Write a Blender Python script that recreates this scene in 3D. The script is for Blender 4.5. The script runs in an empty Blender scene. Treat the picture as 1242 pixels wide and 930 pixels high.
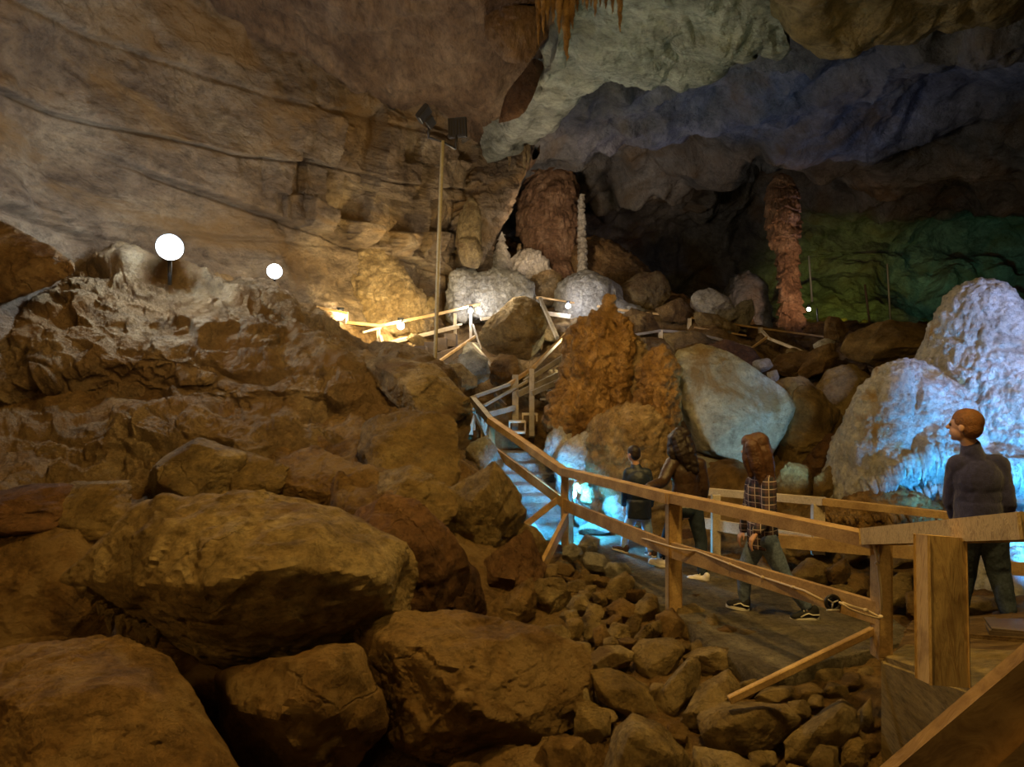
import bpy, bmesh, math, random
import numpy as np
from mathutils import Vector, Matrix, Quaternion

C = bpy.context.scene.collection
F = 810.0            # focal length in pixels of the 1242x930 frame
CAM_H = 2.1
PI = math.pi

def at(px, py, Y):
    """point seen at pixel px,py at distance Y from the camera"""
    return Vector(((px-621.0)/F*Y, Y, CAM_H-(py-465.0)/F*Y))

# ------------------------------------------------------------------ noise
def _h(ix, iy, iz, seed):
    h = (ix*374761393 + iy*668265263 + iz*2147483647 + seed*1274126177) & 0xffffffff
    h = ((h ^ (h >> 13))*1274126177) & 0xffffffff
    h = ((h ^ (h >> 15))*2246822519) & 0xffffffff
    return h ^ (h >> 16)

def perlin(P, seed=0):
    P = np.asarray(P, dtype=np.float64)
    i = np.floor(P).astype(np.int64); f = P-i
    u = f*f*f*(f*(f*6-15)+10)
    out = 0.0
    for dx in (0, 1):
        for dy in (0, 1):
            for dz in (0, 1):
                h = _h(i[:, 0]+dx, i[:, 1]+dy, i[:, 2]+dz, seed)
                gx = ((h & 255)/127.5-1); gy = (((h >> 8) & 255)/127.5-1); gz = (((h >> 16) & 255)/127.5-1)
                d = gx*(f[:, 0]-dx)+gy*(f[:, 1]-dy)+gz*(f[:, 2]-dz)
                w = (u[:, 0] if dx else 1-u[:, 0])*(u[:, 1] if dy else 1-u[:, 1])*(u[:, 2] if dz else 1-u[:, 2])
                out = out+d*w
    return out

def fbm(P, octs=4, seed=0, gain=.5, lac=2.03):
    P = np.asarray(P, dtype=np.float64); o = 0.0; a = 1.0
    for k in range(octs):
        o = o+a*perlin(P, seed+k*17); P = P*lac; a *= gain
    return o

def ridged(P, octs=4, seed=0, gain=.5, lac=2.07):
    P = np.asarray(P, dtype=np.float64); o = 0.0; a = 1.0
    for k in range(octs):
        o = o+a*(0.35-np.abs(perlin(P, seed+k*13))); P = P*lac; a *= gain
    return o

def cells(P, seed=0, n=2):
    """value per cell and edge distance of a jittered 3-D voronoi"""
    P = np.asarray(P, dtype=np.float64); i = np.floor(P).astype(np.int64)
    d1 = np.full(len(P), 9.0); d2 = d1.copy(); val = np.zeros(len(P))
    for dx in (-1, 0, 1):
        for dy in (-1, 0, 1):
            for dz in (-1, 0, 1):
                a = i[:, 0]+dx; b = i[:, 1]+dy; c = i[:, 2]+dz
                h = _h(a, b, c, seed)
                q = np.stack([a+(h & 255)/255., b+((h >> 8) & 255)/255., c+((h >> 16) & 255)/255.], 1)
                d = np.sqrt(((q-P)**2).sum(1))
                v = ((h >> 4) & 1023)/1023.
                m = d < d1
                d2 = np.where(m, d1, np.minimum(d2, d)); val = np.where(m, v, val); d1 = np.where(m, d, d1)
    return val, d2-d1

# ------------------------------------------------------------------ objects
def tag(o, label=None, cat=None, group=None, kind=None):
    if label: o['label'] = label
    if cat: o['category'] = cat
    if group: o['group'] = group
    if kind: o['kind'] = kind
    return o

def link(name, me, mat, parent=None, loc=None):
    o = bpy.data.objects.new(name, me); C.objects.link(o)
    if mat is not None and me is not None:
        me.materials.clear(); me.materials.append(mat)
    if loc is not None: o.location = loc
    if parent is not None:
        o.parent = parent
        o.matrix_parent_inverse = Matrix.Translation(-Vector(parent.location))
    return o

def empty(name, loc, label, cat, group=None):
    o = bpy.data.objects.new(name, None); C.objects.link(o)
    o.location = loc; o.empty_display_size = .1
    return tag(o, label, cat, group)

def mesh_np(name, V, faces, mat, parent=None, smooth=True, origin=None):
    V = np.asarray(V, dtype=np.float64)
    if origin is None:
        origin = Vector((float(V[:, 0].mean()), float(V[:, 1].mean()), float(V[:, 2].min()))) if parent is None else Vector((0, 0, 0))
    me = bpy.data.meshes.new(name)
    me.from_pydata((V-np.array(origin)).tolist(), [], faces if isinstance(faces, list) else faces.tolist())
    me.validate()
    if smooth: me.polygons.foreach_set('use_smooth', [True]*len(me.polygons))
    me.update()
    return link(name, me, mat, parent, origin if parent is None else None)

def build(name, bm, mat, parent=None, smooth=False, origin=None):
    """a bmesh in world coordinates linked as one object"""
    if smooth:
        for f in bm.faces: f.smooth = True
    if parent is None:
        if origin is None:
            n = max(1, len(bm.verts))
            origin = Vector((sum(v.co.x for v in bm.verts)/n, sum(v.co.y for v in bm.verts)/n, min(v.co.z for v in bm.verts)))
        bmesh.ops.translate(bm, verts=bm.verts, vec=-origin)
    me = bpy.data.meshes.new(name); bm.to_mesh(me); bm.free()
    return link(name, me, mat, parent, origin if parent is None else None)

def get_np(me):
    V = np.empty(len(me.vertices)*3); me.vertices.foreach_get('co', V); return V.reshape(-1, 3)

def vox(bm, size, smooth=4, factor=.5):
    """union of overlapping closed shells as one smooth skin; returns verts, faces, normals"""
    me = bpy.data.meshes.new('t'); bm.to_mesh(me); bm.free()
    o = bpy.data.objects.new('t', me); C.objects.link(o)
    m = o.modifiers.new('r', 'REMESH'); m.mode = 'VOXEL'; m.voxel_size = size
    if smooth:
        s = o.modifiers.new('s', 'SMOOTH'); s.iterations = smooth; s.factor = factor
    dg = bpy.context.evaluated_depsgraph_get(); dg.update()
    me2 = bpy.data.meshes.new_from_object(o.evaluated_get(dg))
    bpy.data.objects.remove(o); bpy.data.meshes.remove(me)
    V = get_np(me2)
    N = np.empty(len(me2.vertices)*3); me2.vertices.foreach_get('normal', N); N = N.reshape(-1, 3)
    faces = [tuple(p.vertices) for p in me2.polygons]
    bpy.data.meshes.remove(me2)
    return V, faces, N

def beam(bm, a, b, w, h, up=Vector((0, 0, 1)), bev=.006, roll=0.0):
    a = Vector(a); b = Vector(b); d = (b-a); L = d.length; d.normalize()
    if abs(d.dot(up)) > .98: up = Vector((0, 1, 0))
    s = d.cross(up).normalized(); u = s.cross(d).normalized()
    if roll:
        q = Quaternion(d, roll); s = q @ s; u = q @ u
    t = bmesh.new()
    bmesh.ops.create_cube(t, size=1)
    M = Matrix(((s.x*w, d.x*L, u.x*h), (s.y*w, d.y*L, u.y*h), (s.z*w, d.z*L, u.z*h)))
    mid = (a+b)/2
    for v in t.verts: v.co = M @ v.co + mid
    n = max(1, int(L/.5))
    if bev: bmesh.ops.bevel(t, geom=t.edges[:], offset=bev, segments=1, affect='EDGES')
    me = bpy.data.meshes.new('b'); t.to_mesh(me); t.free(); bm.from_mesh(me); bpy.data.meshes.remove(me)
    return bm

def B(a, b, w, h, **k):
    return beam(bmesh.new(), a, b, w, h, **k)

def tube(bm, pts, r, seg=8, r1=None):
    pts = [Vector(p) for p in pts]; n = len(pts); rings = []
    for i, p in enumerate(pts):
        d = (pts[min(i+1, n-1)]-pts[max(i-1, 0)]).normalized()
        up = Vector((0, 0, 1)) if abs(d.z) < .95 else Vector((1, 0, 0))
        s = d.cross(up).normalized(); u = s.cross(d)
        rr = r if r1 is None else r+(r1-r)*i/(n-1)
        rings.append([bm.verts.new(p+(s*math.cos(2*PI*k/seg)+u*math.sin(2*PI*k/seg))*rr) for k in range(seg)])
    for i in range(n-1):
        for k in range(seg):
            bm.faces.new((rings[i][k], rings[i][(k+1) % seg], rings[i+1][(k+1) % seg], rings[i+1][k]))
    bm.faces.new(rings[0][::-1]); bm.faces.new(rings[-1])
    bmesh.ops.recalc_face_normals(bm, faces=bm.faces[:])
    return bm

def ball(bm, c, r, sub=2, rot=None):
    g = bmesh.ops.create_icosphere(bm, subdivisions=sub, radius=1.0)
    r = Vector(r) if hasattr(r, '__len__') else Vector((r, r, r))
    for v in g['verts']:
        p = Vector((v.co.x*r.x, v.co.y*r.y, v.co.z*r.z))
        if rot is not None: p = rot @ p
        v.co = p+Vector(c)

def limb(bm, a, ra, b, rb, seg=14):
    """tapered capsule"""
    a = Vector(a); b = Vector(b)
    ball(bm, a, ra); ball(bm, b, rb)
    d = (b-a)
    if d.length < 1e-5: return
    d.normalize()
    up = Vector((0, 0, 1)) if abs(d.z) < .9 else Vector((1, 0, 0))
    s = d.cross(up).normalized(); u = s.cross(d)
    r1 = [bm.verts.new(a+(s*math.cos(2*PI*k/seg)+u*math.sin(2*PI*k/seg))*ra) for k in range(seg)]
    r2 = [bm.verts.new(b+(s*math.cos(2*PI*k/seg)+u*math.sin(2*PI*k/seg))*rb) for k in range(seg)]
    fs = [bm.faces.new((r1[k], r1[(k+1) % seg], r2[(k+1) % seg], r2[k])) for k in range(seg)]
    fs += [bm.faces.new(r1[::-1]), bm.faces.new(r2)]
    bmesh.ops.recalc_face_normals(bm, faces=fs)

# ------------------------------------------------------------------ materials
def _new(name):
    m = bpy.data.materials.new(name); m.use_nodes = True
    nt = m.node_tree; nt.nodes.clear()
    out = nt.nodes.new('ShaderNodeOutputMaterial'); bs = nt.nodes.new('ShaderNodeBsdfPrincipled')
    nt.links.new(bs.outputs[0], out.inputs[0])
    return m, nt, bs

def _noise(nt, vec, scale, detail=6, rough=.55, dist=0, typ='FBM'):
    n = nt.nodes.new('ShaderNodeTexNoise'); n.noise_type = typ
    n.inputs['Scale'].default_value = scale; n.inputs['Detail'].default_value = detail
    n.inputs['Roughness'].default_value = rough; n.inputs['Distortion'].default_value = dist
    nt.links.new(vec, n.inputs['Vector']); return n.outputs['Fac']

def _ramp(nt, fac, stops):
    r = nt.nodes.new('ShaderNodeValToRGB'); e = r.color_ramp.elements
    while len(e) < len(stops): e.new(.5)
    for i, (p, c) in enumerate(stops):
        e[i].position = p; e[i].color = (c[0], c[1], c[2], 1)
    nt.links.new(fac, r.inputs[0]); return r.outputs[0]

def _mix(nt, fac, a, b, mode='MIX'):
    m = nt.nodes.new('ShaderNodeMix'); m.data_type = 'RGBA'; m.blend_type = mode
    if isinstance(fac, (int, float)): m.inputs[0].default_value = fac
    else: nt.links.new(fac, m.inputs[0])
    for k, v in ((6, a), (7, b)):
        if isinstance(v, tuple): m.inputs[k].default_value = (*v[:3], 1)
        else: nt.links.new(v, m.inputs[k])
    return m.outputs[2]

def _math(nt, op, a, b=None, clamp=False):
    m = nt.nodes.new('ShaderNodeMath'); m.operation = op; m.use_clamp = clamp
    for k, v in ((0, a), (1, b)):
        if v is None: continue
        if isinstance(v, (int, float)): m.inputs[k].default_value = v
        else: nt.links.new(v, m.inputs[k])
    return m.outputs[0]

def _bump(nt, h, strength, dist, prev=None):
    b = nt.nodes.new('ShaderNodeBump'); b.inputs['Strength'].default_value = strength
    b.inputs['Distance'].default_value = dist; nt.links.new(h, b.inputs['Height'])
    if prev is not None: nt.links.new(prev, b.inputs['Normal'])
    return b.outputs[0]

def _pos(nt, scale=(1, 1, 1), rot=(0, 0, 0)):
    g = nt.nodes.new('ShaderNodeNewGeometry'); mp = nt.nodes.new('ShaderNodeMapping')
    mp.inputs['Scale'].default_value = scale; mp.inputs['Rotation'].default_value = rot
    nt.links.new(g.outputs['Position'], mp.inputs[0]); return mp.outputs[0]

def rock_mat(name, dark, mid, light, s=1.0, bump=1.0, rough=.85, crack=.6, stretch=(1, 1, 1), rot=(0, 0, 0), stain=None, spots=None, fine=1.0):
    m, nt, bs = _new(name)
    v = _pos(nt, stretch, rot)
    a = _noise(nt, v, 1.1*s, 10, .62, .4)
    col = _ramp(nt, a, [(.32, dark), (.5, mid), (.68, light)])
    b = _noise(nt, v, 7*s, 10, .78)
    col = _mix(nt, .85, col, _ramp(nt, b, [(.32, (.28, .27, .26)), (.5, (.9, .9, .9)), (.66, (1.3, 1.27, 1.2))]), 'MULTIPLY')
    if stain:
        sc, lo, hi, colr = stain
        f = _ramp(nt, _noise(nt, v, sc, 5, .6, .8), [(lo, (0, 0, 0)), (hi, (1, 1, 1))])
        col = _mix(nt, f, col, colr)
    # joints: thin dirty cracks, only in places
    dv = nt.nodes.new('ShaderNodeVectorMath'); dv.operation = 'ADD'
    nv = nt.nodes.new('ShaderNodeTexNoise'); nv.inputs['Scale'].default_value = 1.6*s; nv.inputs['Detail'].default_value = 5
    nt.links.new(v, nv.inputs['Vector']); nt.links.new(v, dv.inputs[0])
    sc_ = nt.nodes.new('ShaderNodeVectorMath'); sc_.operation = 'SCALE'; sc_.inputs['Scale'].default_value = .9/s
    nt.links.new(nv.outputs['Color'], sc_.inputs[0]); nt.links.new(sc_.outputs[0], dv.inputs[1])
    vo = nt.nodes.new('ShaderNodeTexVoronoi'); vo.feature = 'DISTANCE_TO_EDGE'; vo.inputs['Scale'].default_value = .9*s
    nt.links.new(dv.outputs[0], vo.inputs['Vector'])
    line = _math(nt, 'MULTIPLY', vo.outputs['Distance'], 45.0, True)
    gate = _ramp(nt, _noise(nt, v, .8*s, 3), [(.36, (0, 0, 0)), (.47, (1, 1, 1))])
    line = _math(nt, 'MAXIMUM', line, gate, True)
    if crack:
        f2 = _math(nt, 'MULTIPLY', _math(nt, 'SUBTRACT', 1.0, line), crack)
        col = _mix(nt, f2, col, tuple(c*.45 for c in dark))
    nt.links.new(col, bs.inputs['Base Color'])
    bs.inputs['Roughness'].default_value = rough
    bs.inputs['Specular IOR Level'].default_value = .3
    n = _bump(nt, _noise(nt, v, 2.4*s, 14, .72, .6), 1.0, .45*bump)
    n = _bump(nt, _noise(nt, v, 17*s, 7, .7), 1.0, .05*bump*fine, n)
    if crack: n = _bump(nt, line, .5, .03, n)
    nt.links.new(n, bs.inputs['Normal'])
    return m

def wood_mat(name, dark, light, s=1.0, rough=.7):
    m, nt, bs = _new(name)
    v = _pos(nt, (1, 1, 1))
    g = nt.nodes.new('ShaderNodeTexCoord')
    a = _noise(nt, v, 5*s, 5, .6)
    b = _noise(nt, v, 60*s, 5, .7, .3)
    col = _ramp(nt, a, [(.3, dark), (.7, light)])
    col = _mix(nt, .6, col, _ramp(nt, b, [(.3, (.45, .42, .38)), (.55, (1, 1, 1))]), 'MULTIPLY')
    nt.links.new(col, bs.inputs['Base Color']); bs.inputs['Roughness'].default_value = rough
    nt.links.new(_bump(nt, b, .35, .01), bs.inputs['Normal'])
    return m

def grain_wood(name, dark, light, axis_rot, s=1.0):
    """planks close to the camera: long grain along a direction, with knots"""
    m, nt, bs = _new(name)
    v = _pos(nt, (1, 1, 1), axis_rot)
    mp = nt.nodes.new('ShaderNodeMapping'); mp.inputs['Scale'].default_value = (1.2, 12, 12)
    nt.links.new(v, mp.inputs[0])
    a = _noise(nt, mp.outputs[0], 3*s, 8, .6, 1.2)
    col = _ramp(nt, a, [(.3, dark), (.5, light), (.62, dark), (.75, light)])
    k = _noise(nt, v, 7, 4, .5)
    col = _mix(nt, .7, col, _ramp(nt, k, [(.3, (.4, .34, .28)), (.5, (1, 1, 1))]), 'MULTIPLY')
    nt.links.new(col, bs.inputs['Base Color']); bs.inputs['Roughness'].default_value = .65
    nt.links.new(_bump(nt, a, .4, .01), bs.inputs['Normal'])
    return m

def plain(name, col, rough=.6, metal=0, bump=0, bs_scale=80, var=.0, sheen=0):
    m, nt, bs = _new(name)
    v = _pos(nt)
    if var:
        n = _noise(nt, v, bs_scale*.3, 6, .6)
        c = _ramp(nt, n, [(.3, tuple(x*(1-var) for x in col)), (.7, tuple(min(1, x*(1+var)) for x in col))])
        nt.links.new(c, bs.inputs['Base Color'])
    else: bs.inputs['Base Color'].default_value = (*col, 1)
    bs.inputs['Roughness'].default_value = rough; bs.inputs['Metallic'].default_value = metal
    if sheen: bs.inputs['Sheen Weight'].default_value = sheen
    if bump: nt.links.new(_bump(nt, _noise(nt, v, bs_scale, 4, .6), bump, .01), bs.inputs['Normal'])
    return m

def glow(name, col, strength):
    m, nt, bs = _new(name)
    bs.inputs['Base Color'].default_value = (.9, .9, .9, 1)
    bs.inputs['Emission Color'].default_value = (*col, 1); bs.inputs['Emission Strength'].default_value = strength
    return m

def plaid_mat():
    m, nt, bs = _new('plaid_cloth')
    v = _pos(nt, (1, 1, 1), (0, .06, .5))
    sx = nt.nodes.new('ShaderNodeSeparateXYZ'); nt.links.new(v, sx.inputs[0])
    def stripes(src, freq, width, off=0.0):
        a = _math(nt, 'FRACT', _math(nt, 'ADD', _math(nt, 'MULTIPLY', src, freq), off))
        return _math(nt, 'LESS_THAN', a, width)
    gx, gz = sx.outputs[0], sx.outputs[2]
    th = _math(nt, 'ADD', stripes(gx, 15.5, .11), stripes(gz, 15.5, .11), True)
    th2 = _math(nt, 'ADD', stripes(gx, 15.5, .42, .45), stripes(gz, 15.5, .42, .45))
    col = _mix(nt, _math(nt, 'MULTIPLY', th2, .5), (.018, .018, .03), (.10, .055, .065))
    col = _mix(nt, th, col, (.42, .33, .31))
    nt.links.new(col, bs.inputs['Base Color']); bs.inputs['Roughness'].default_value = .9
    return m

M = {}
M['ochre'] = rock_mat('ochre_limestone', (.13, .08, .028), (.27, .175, .065), (.42, .30, .13), 1.0, 1.1, crack=.45)
M['ochre2'] = rock_mat('rusty_limestone', (.11, .06, .022), (.235, .135, .048), (.36, .23, .095), 1.3, 1.2, stain=(1.7, .5, .62, (.31, .2, .085)), crack=.4)
M['ochre3'] = rock_mat('yellow_limestone', (.16, .105, .045), (.33, .23, .10), (.50, .38, .2), 1.6, 1.1, crack=.4, stain=(1.1, .55, .68, (.17, .095, .035)))
M['outcrop'] = rock_mat('brown_outcrop_limestone', (.13, .08, .035), (.27, .18, .085), (.42, .31, .17), 1.1, 1.2, stain=(.8, .48, .6, (.25, .155, .065)), crack=.45)
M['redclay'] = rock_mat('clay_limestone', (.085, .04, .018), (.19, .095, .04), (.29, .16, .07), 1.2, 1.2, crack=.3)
M['brownwall'] = rock_mat('brown_bedded_limestone', (.13, .085, .05), (.26, .185, .115), (.38, .29, .185), .55, 1.0, stretch=(1, 1, 1.8), crack=.35, stain=(.5, .5, .65, (.28, .17, .07)))
M['ceilbrown'] = rock_mat('brown_ceiling_limestone', (.09, .05, .026), (.2, .12, .065), (.30, .2, .12), .6, 1.1, stretch=(1.6, .7, 1), rot=(0, 0, .5), crack=.25)
M['pale'] = rock_mat('pale_limestone', (.22, .2, .15), (.40, .38, .31), (.60, .58, .50), .9, .8, crack=.2, stain=(1.0, .5, .64, (.27, .19, .10)))
M['palestone'] = rock_mat('pale_flowstone', (.33, .29, .23), (.50, .46, .38), (.68, .64, .56), 1.2, 1.0, crack=.15)
M['palegreen'] = rock_mat('pale_ceiling_limestone', (.17, .17, .13), (.33, .33, .27), (.52, .52, .44), .6, .9, crack=.25, stretch=(.7, 1.5, 1))
M['olive'] = rock_mat('olive_ceiling_limestone', (.13, .10, .04), (.26, .2, .09), (.4, .32, .17), .6, 1.0, crack=.25)
M['greywall'] = rock_mat('grey_chamber_limestone', (.09, .09, .09), (.2, .2, .2), (.33, .33, .33), .32, 1.3, crack=.35, stain=(.35, .5, .68, (.16, .11, .06)))
M['orange'] = rock_mat('orange_flowstone', (.16, .08, .022), (.37, .205, .06), (.58, .36, .14), 2.2, 1.6, crack=.0, rough=.6, fine=1.8)
M['orangepale'] = rock_mat('tan_flowstone', (.20, .125, .05), (.38, .26, .12), (.56, .41, .22), 2.0, 1.4, crack=.0, rough=.6, fine=1.6)
M['redcol'] = rock_mat('red_brown_flowstone', (.14, .075, .04), (.31, .18, .10), (.48, .32, .20), 1.6, 1.3, crack=.0, rough=.6)
M['whiteflow'] = rock_mat('white_flowstone', (.5, .46, .4), (.66, .62, .56), (.8, .78, .74), 1.6, 1.0, crack=.0, rough=.45, fine=1.6, stain=(1.5, .56, .66, (.50, .33, .14)))
M['path'] = rock_mat('worn_concrete', (.15, .12, .075), (.24, .195, .13), (.34, .29, .2), 2.5, .6, crack=.1)
M['wood'] = wood_mat('brown_timber', (.31, .18, .07), (.58, .385, .165))
M['woodpale'] = wood_mat('pale_timber', (.42, .33, .22), (.66, .56, .42))
M['woodgrey'] = wood_mat('grey_timber', (.2, .17, .13), (.38, .33, .26))
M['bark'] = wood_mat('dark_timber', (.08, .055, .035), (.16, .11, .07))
# ------------------------------------------------------------------ rock makers
_ico = {}
def ico(sub):
    if sub not in _ico:
        bm = bmesh.new(); bmesh.ops.create_icosphere(bm, subdivisions=sub, radius=1)
        V = np.array([v.co[:] for v in bm.verts]); Fc = [tuple(v.index for v in f.verts) for f in bm.faces]; bm.free()
        _ico[sub] = (V, Fc)
    return _ico[sub]

def hull_planes(pts):
    bm = bmesh.new(); vs = [bm.verts.new(p) for p in pts]
    bmesh.ops.convex_hull(bm, input=vs)
    pl = []
    c = sum((Vector(p) for p in pts), Vector())/len(pts)
    for f in bm.faces:
        f.normal_update(); n = f.normal.copy()
        if f.calc_area() < 1e-7: continue
        d = n.dot(f.verts[0].co-c)
        if d < 0: n = -n; d = -d
        if d < 1e-4: continue
        pl.append((n.x, n.y, n.z, d))
    bm.free()
    return np.array(pl), np.array(c)

def rock_from_points(name, pts, mat, seed=0, lod=4, amp=.05, sharp=26, strata=.0, parent=None, detail=1.0, chips=14, chipmin=.68):
    pl, c = hull_planes(pts)
    rs_ = np.random.RandomState(seed % 100000); P0 = np.array([p[:] for p in pts])-c
    nd = rs_.normal(size=(chips, 3)); nd[:chips//2, 1] = -np.abs(nd[:chips//2, 1])-.5; nd /= np.linalg.norm(nd, axis=1)[:, None]
    sup = (nd @ P0.T).max(1)
    # chips: flat cuts, shallow at the outline and deeper on the face turned to the path
    dep = np.where(nd[:, 1] < -.5, rs_.uniform(chipmin, .93, chips), rs_.uniform(.93, 1.0, chips))
    pl = np.vstack([pl, np.hstack([nd, (sup*dep)[:, None]])])
    P = np.array([p[:] for p in pts]); ext = (P.max(0)-P.min(0))/2; size = float(ext.mean())
    D, Fc = ico(lod)
    D = D*ext; D = D/np.linalg.norm(D, axis=1)[:, None]
    q = np.clip((D @ pl[:, :3].T)/pl[:, 3][None, :], 1e-6, None)
    mx = q.max(1)
    r = 1.0/(mx*((q/mx[:, None])**sharp).sum(1)**(1.0/sharp))
    r *= 1.02
    V = c+D*r[:, None]
    L = max(size, .05)
    Q = V/L
    d = fbm(Q*.9, 2, seed)*amp*L*.35 + ridged(Q*2.1, 6, seed+5, .66)*amp*L*.75
    cv, ce = cells(Q*1.9+fbm(Q*2, 2, seed+9)[:, None]*.5, seed+3)
    cv2, ce2 = cells(Q*4.3+fbm(Q*5, 2, seed+19)[:, None]*.5, seed+13)
    d += (cv-.5)*amp*L*1.1*np.clip(ce*14, 0, 1)+(cv2-.5)*amp*L*.35*np.clip(ce2*14, 0, 1)
    if strata:
        rng = random.Random(seed); ax = np.array([rng.uniform(-.4, .4), rng.uniform(-.4, .4), 1.0])
        t = (V @ ax)*6/max(.3, L)**.5+fbm(Q*1.5, 3, seed+2)*1.5
        fr = t-np.floor(t)
        st = np.clip((fr-.5)*7, -1, 1)*np.clip(fbm(Q*.8, 2, seed+31)*3, 0, 1)
        d += strata*L*st*.35
    d += fbm(V*6, 5, seed+7, .65)*.020*min(1, L*2)*detail
    V = V+D*d[:, None]
    o = mesh_np(name, V, Fc, mat, parent)
    o.data.set_sharp_from_angle(angle=math.radians(30))
    return o

def shrink(outline, k, dx=0, dy=0):
    cx = sum(p[0] for p in outline)/len(outline); cy = sum(p[1] for p in outline)/len(outline)
    return [(cx+(x-cx)*k+dx, cy+(y-cy)*k+dy) for x, y in outline]

def boulder(outline, Y, label, mat='ochre', thick=None, front=None, fd=None, seed=None, lod=5, amp=.075, name='boulder', cat='boulder', group=None, strata=.0, tilt=0.0, sharp=90, chipmin=.68, grow=1.0, chips=14):
    """outline at distance Y; front: facet corners (px,py,nearer by); tilt: the top leans away from the camera"""
    seed = seed if seed is not None else int(abs(outline[0][0]*7+outline[0][1]*13+Y*101))
    rng = random.Random(seed)
    if grow != 1.0: outline = shrink(outline, grow)
    xs = [p[0] for p in outline]; ys = [p[1] for p in outline]
    w = (max(xs)-min(xs))*Y/F; h = (max(ys)-min(ys))*Y/F; sz = math.sqrt(w*h)
    cy = (max(ys)+min(ys))/2; hh = max(1, (max(ys)-min(ys))/2)
    thick = thick or sz*.8
    fd = fd if fd is not None else sz*.32
    pts = []
    for x, y in outline:
        pts.append(at(x, y, Y-tilt*sz*(y-cy)/hh*.5+rng.uniform(-.06, .06)*sz))
    if front:
        for x, y, d in front: pts.append(at(x, y, Y-d))
    else:
        ox = rng.uniform(-.12, .12)*(max(xs)-min(xs)); oy = rng.uniform(-.15, .15)*(max(ys)-min(ys))
        for x, y in shrink(outline, .52, ox, oy)[::2]:
            pts.append(at(x, y, Y-fd-tilt*sz*(y-cy)/hh*.3+rng.uniform(-.25, .25)*fd))
    for x, y in shrink(outline, .8)[::2]: pts.append(at(x, y, Y+thick*.5+rng.uniform(-.1, .1)*thick))
    for x, y in shrink(outline, .45)[::2]: pts.append(at(x, y, Y+thick))
    o = rock_from_points(name, pts, M[mat], seed, lod, amp, sharp, strata, chips=chips, chipmin=chipmin)
    return tag(o, label, cat, group)

def stone(cx, cy, w, h, rot, Y, label, mat='ochre3', seed=0, lod=3, group=None, amp=.03, name='stone', cat='stone', fd=None, parent=None):
    """a smaller stone: seven cornered outline about w x h pixels"""
    rng = random.Random(seed*31+int(cx)*7+int(cy)); out = []
    n = rng.choice((5, 6, 6)); a0 = rng.uniform(0, 1)
    for k in range(n):
        a = (k+a0+rng.uniform(-.28, .28))*2*PI/n
        p = (abs(math.cos(a))**4+abs(math.sin(a))**4)**-.25
        rr = p*rng.uniform(.92, 1.10)
        x = math.cos(a)*w/2*rr; y = math.sin(a)*h/2*rr
        c, s = math.cos(math.radians(rot)), math.sin(math.radians(rot))
        out.append((cx+x*c-y*s, cy+x*s+y*c))
    return boulder(out, Y, label, mat, seed=seed+int(cx), lod=lod, amp=amp, name=name, cat=cat, group=group, strata=.0, tilt=.5, sharp=120, fd=fd, chipmin=.6, chips=8)

def loft(profile, Y, nt=96, nz=160, seed=0, flute=0.0, ledge=0.0, ledges=None, lump=.05, depth=1.0, cap=.5):
    """upright body from (centre px, py, half width px) rows, round in plan; returns V, F"""
    rows = [(at(cx, py, Y), hw*Y/F) for cx, py, hw in profile]
    zs = np.array([r[0].z for r in rows]); xs = np.array([r[0].x for r in rows]); rs = np.array([r[1] for r in rows])
    o = np.argsort(zs); zs, xs, rs = zs[o], xs[o], rs[o]
    z = np.linspace(zs[0], zs[-1], nz)
    def smooth(v):
        v = np.interp(z, zs, v); k = max(1, nz//40); ker = np.ones(2*k+1)/(2*k+1)
        p = np.pad(v, k, mode='edge'); return np.convolve(p, ker, 'valid')
    X = smooth(xs); R = smooth(rs); R[-1] = min(R[-1], rs[-1])
    th = np.linspace(0, 2*PI, nt, endpoint=False)
    Z, T = np.meshgrid(z, th, indexing='ij')
    Rg = np.repeat(R[:, None], nt, 1); Xg = np.repeat(X[:, None], nt, 1)
    dirx = np.cos(T); diry = np.sin(T)
    s = float(rs.mean())
    P = np.stack([dirx*Rg, diry*Rg, Z], -1).reshape(-1, 3)
    d = fbm(P/s*.8, 4, seed)*lump*s*1.6
    if flute:
        Q = P.copy(); Q[:, 2] *= .18
        d += (np.abs(perlin(Q/s*3.2, seed+4))-.2)*flute*s+ (np.abs(perlin(Q/s*7, seed+5))-.2)*flute*s*.5
    if ledge:
        n = ledges or 8
        t = (P[:, 2]-z[0])/(z[-1]-z[0])*n+perlin(P/s*1.2, seed+8)*.9
        fr = t-np.floor(t)
        d += ledge*s*(.5-fr)*1.0            # drip skirts: wide just above each step, pulled in below
    d += fbm(P/s*3.5, 4, seed+11, .6)*lump*s*.6
    d = d.reshape(nz, nt)
    RR = np.maximum(Rg+d, .004)
    V = np.stack([Xg+dirx*RR, Y+diry*RR*depth, Z], -1).reshape(-1, 3)
    faces = []
    for i in range(nz-1):
        b0 = i*nt; b1 = b0+nt
        for k in range(nt):
            k2 = (k+1) % nt
            faces.append((b0+k, b0+k2, b1+k2, b1+k))
    top = len(V); V = np.vstack([V, [[X[-1], Y, z[-1]+R[-1]*cap], [X[0], Y, z[0]-.02]]])
    for k in range(nt):
        faces.append(((nz-1)*nt+k, (nz-1)*nt+(k+1) % nt, top)); faces.append(((k+1) % nt, k, top+1))
    return V, faces

def formation(name, profile, Y, mat, label, cat, group=None, parent=None, **k):
    V, Fc = loft(profile, Y, **k)
    o = mesh_np(name, V, Fc, M[mat], parent)
    return tag(o, label, cat, group) if parent is None else o

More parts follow.
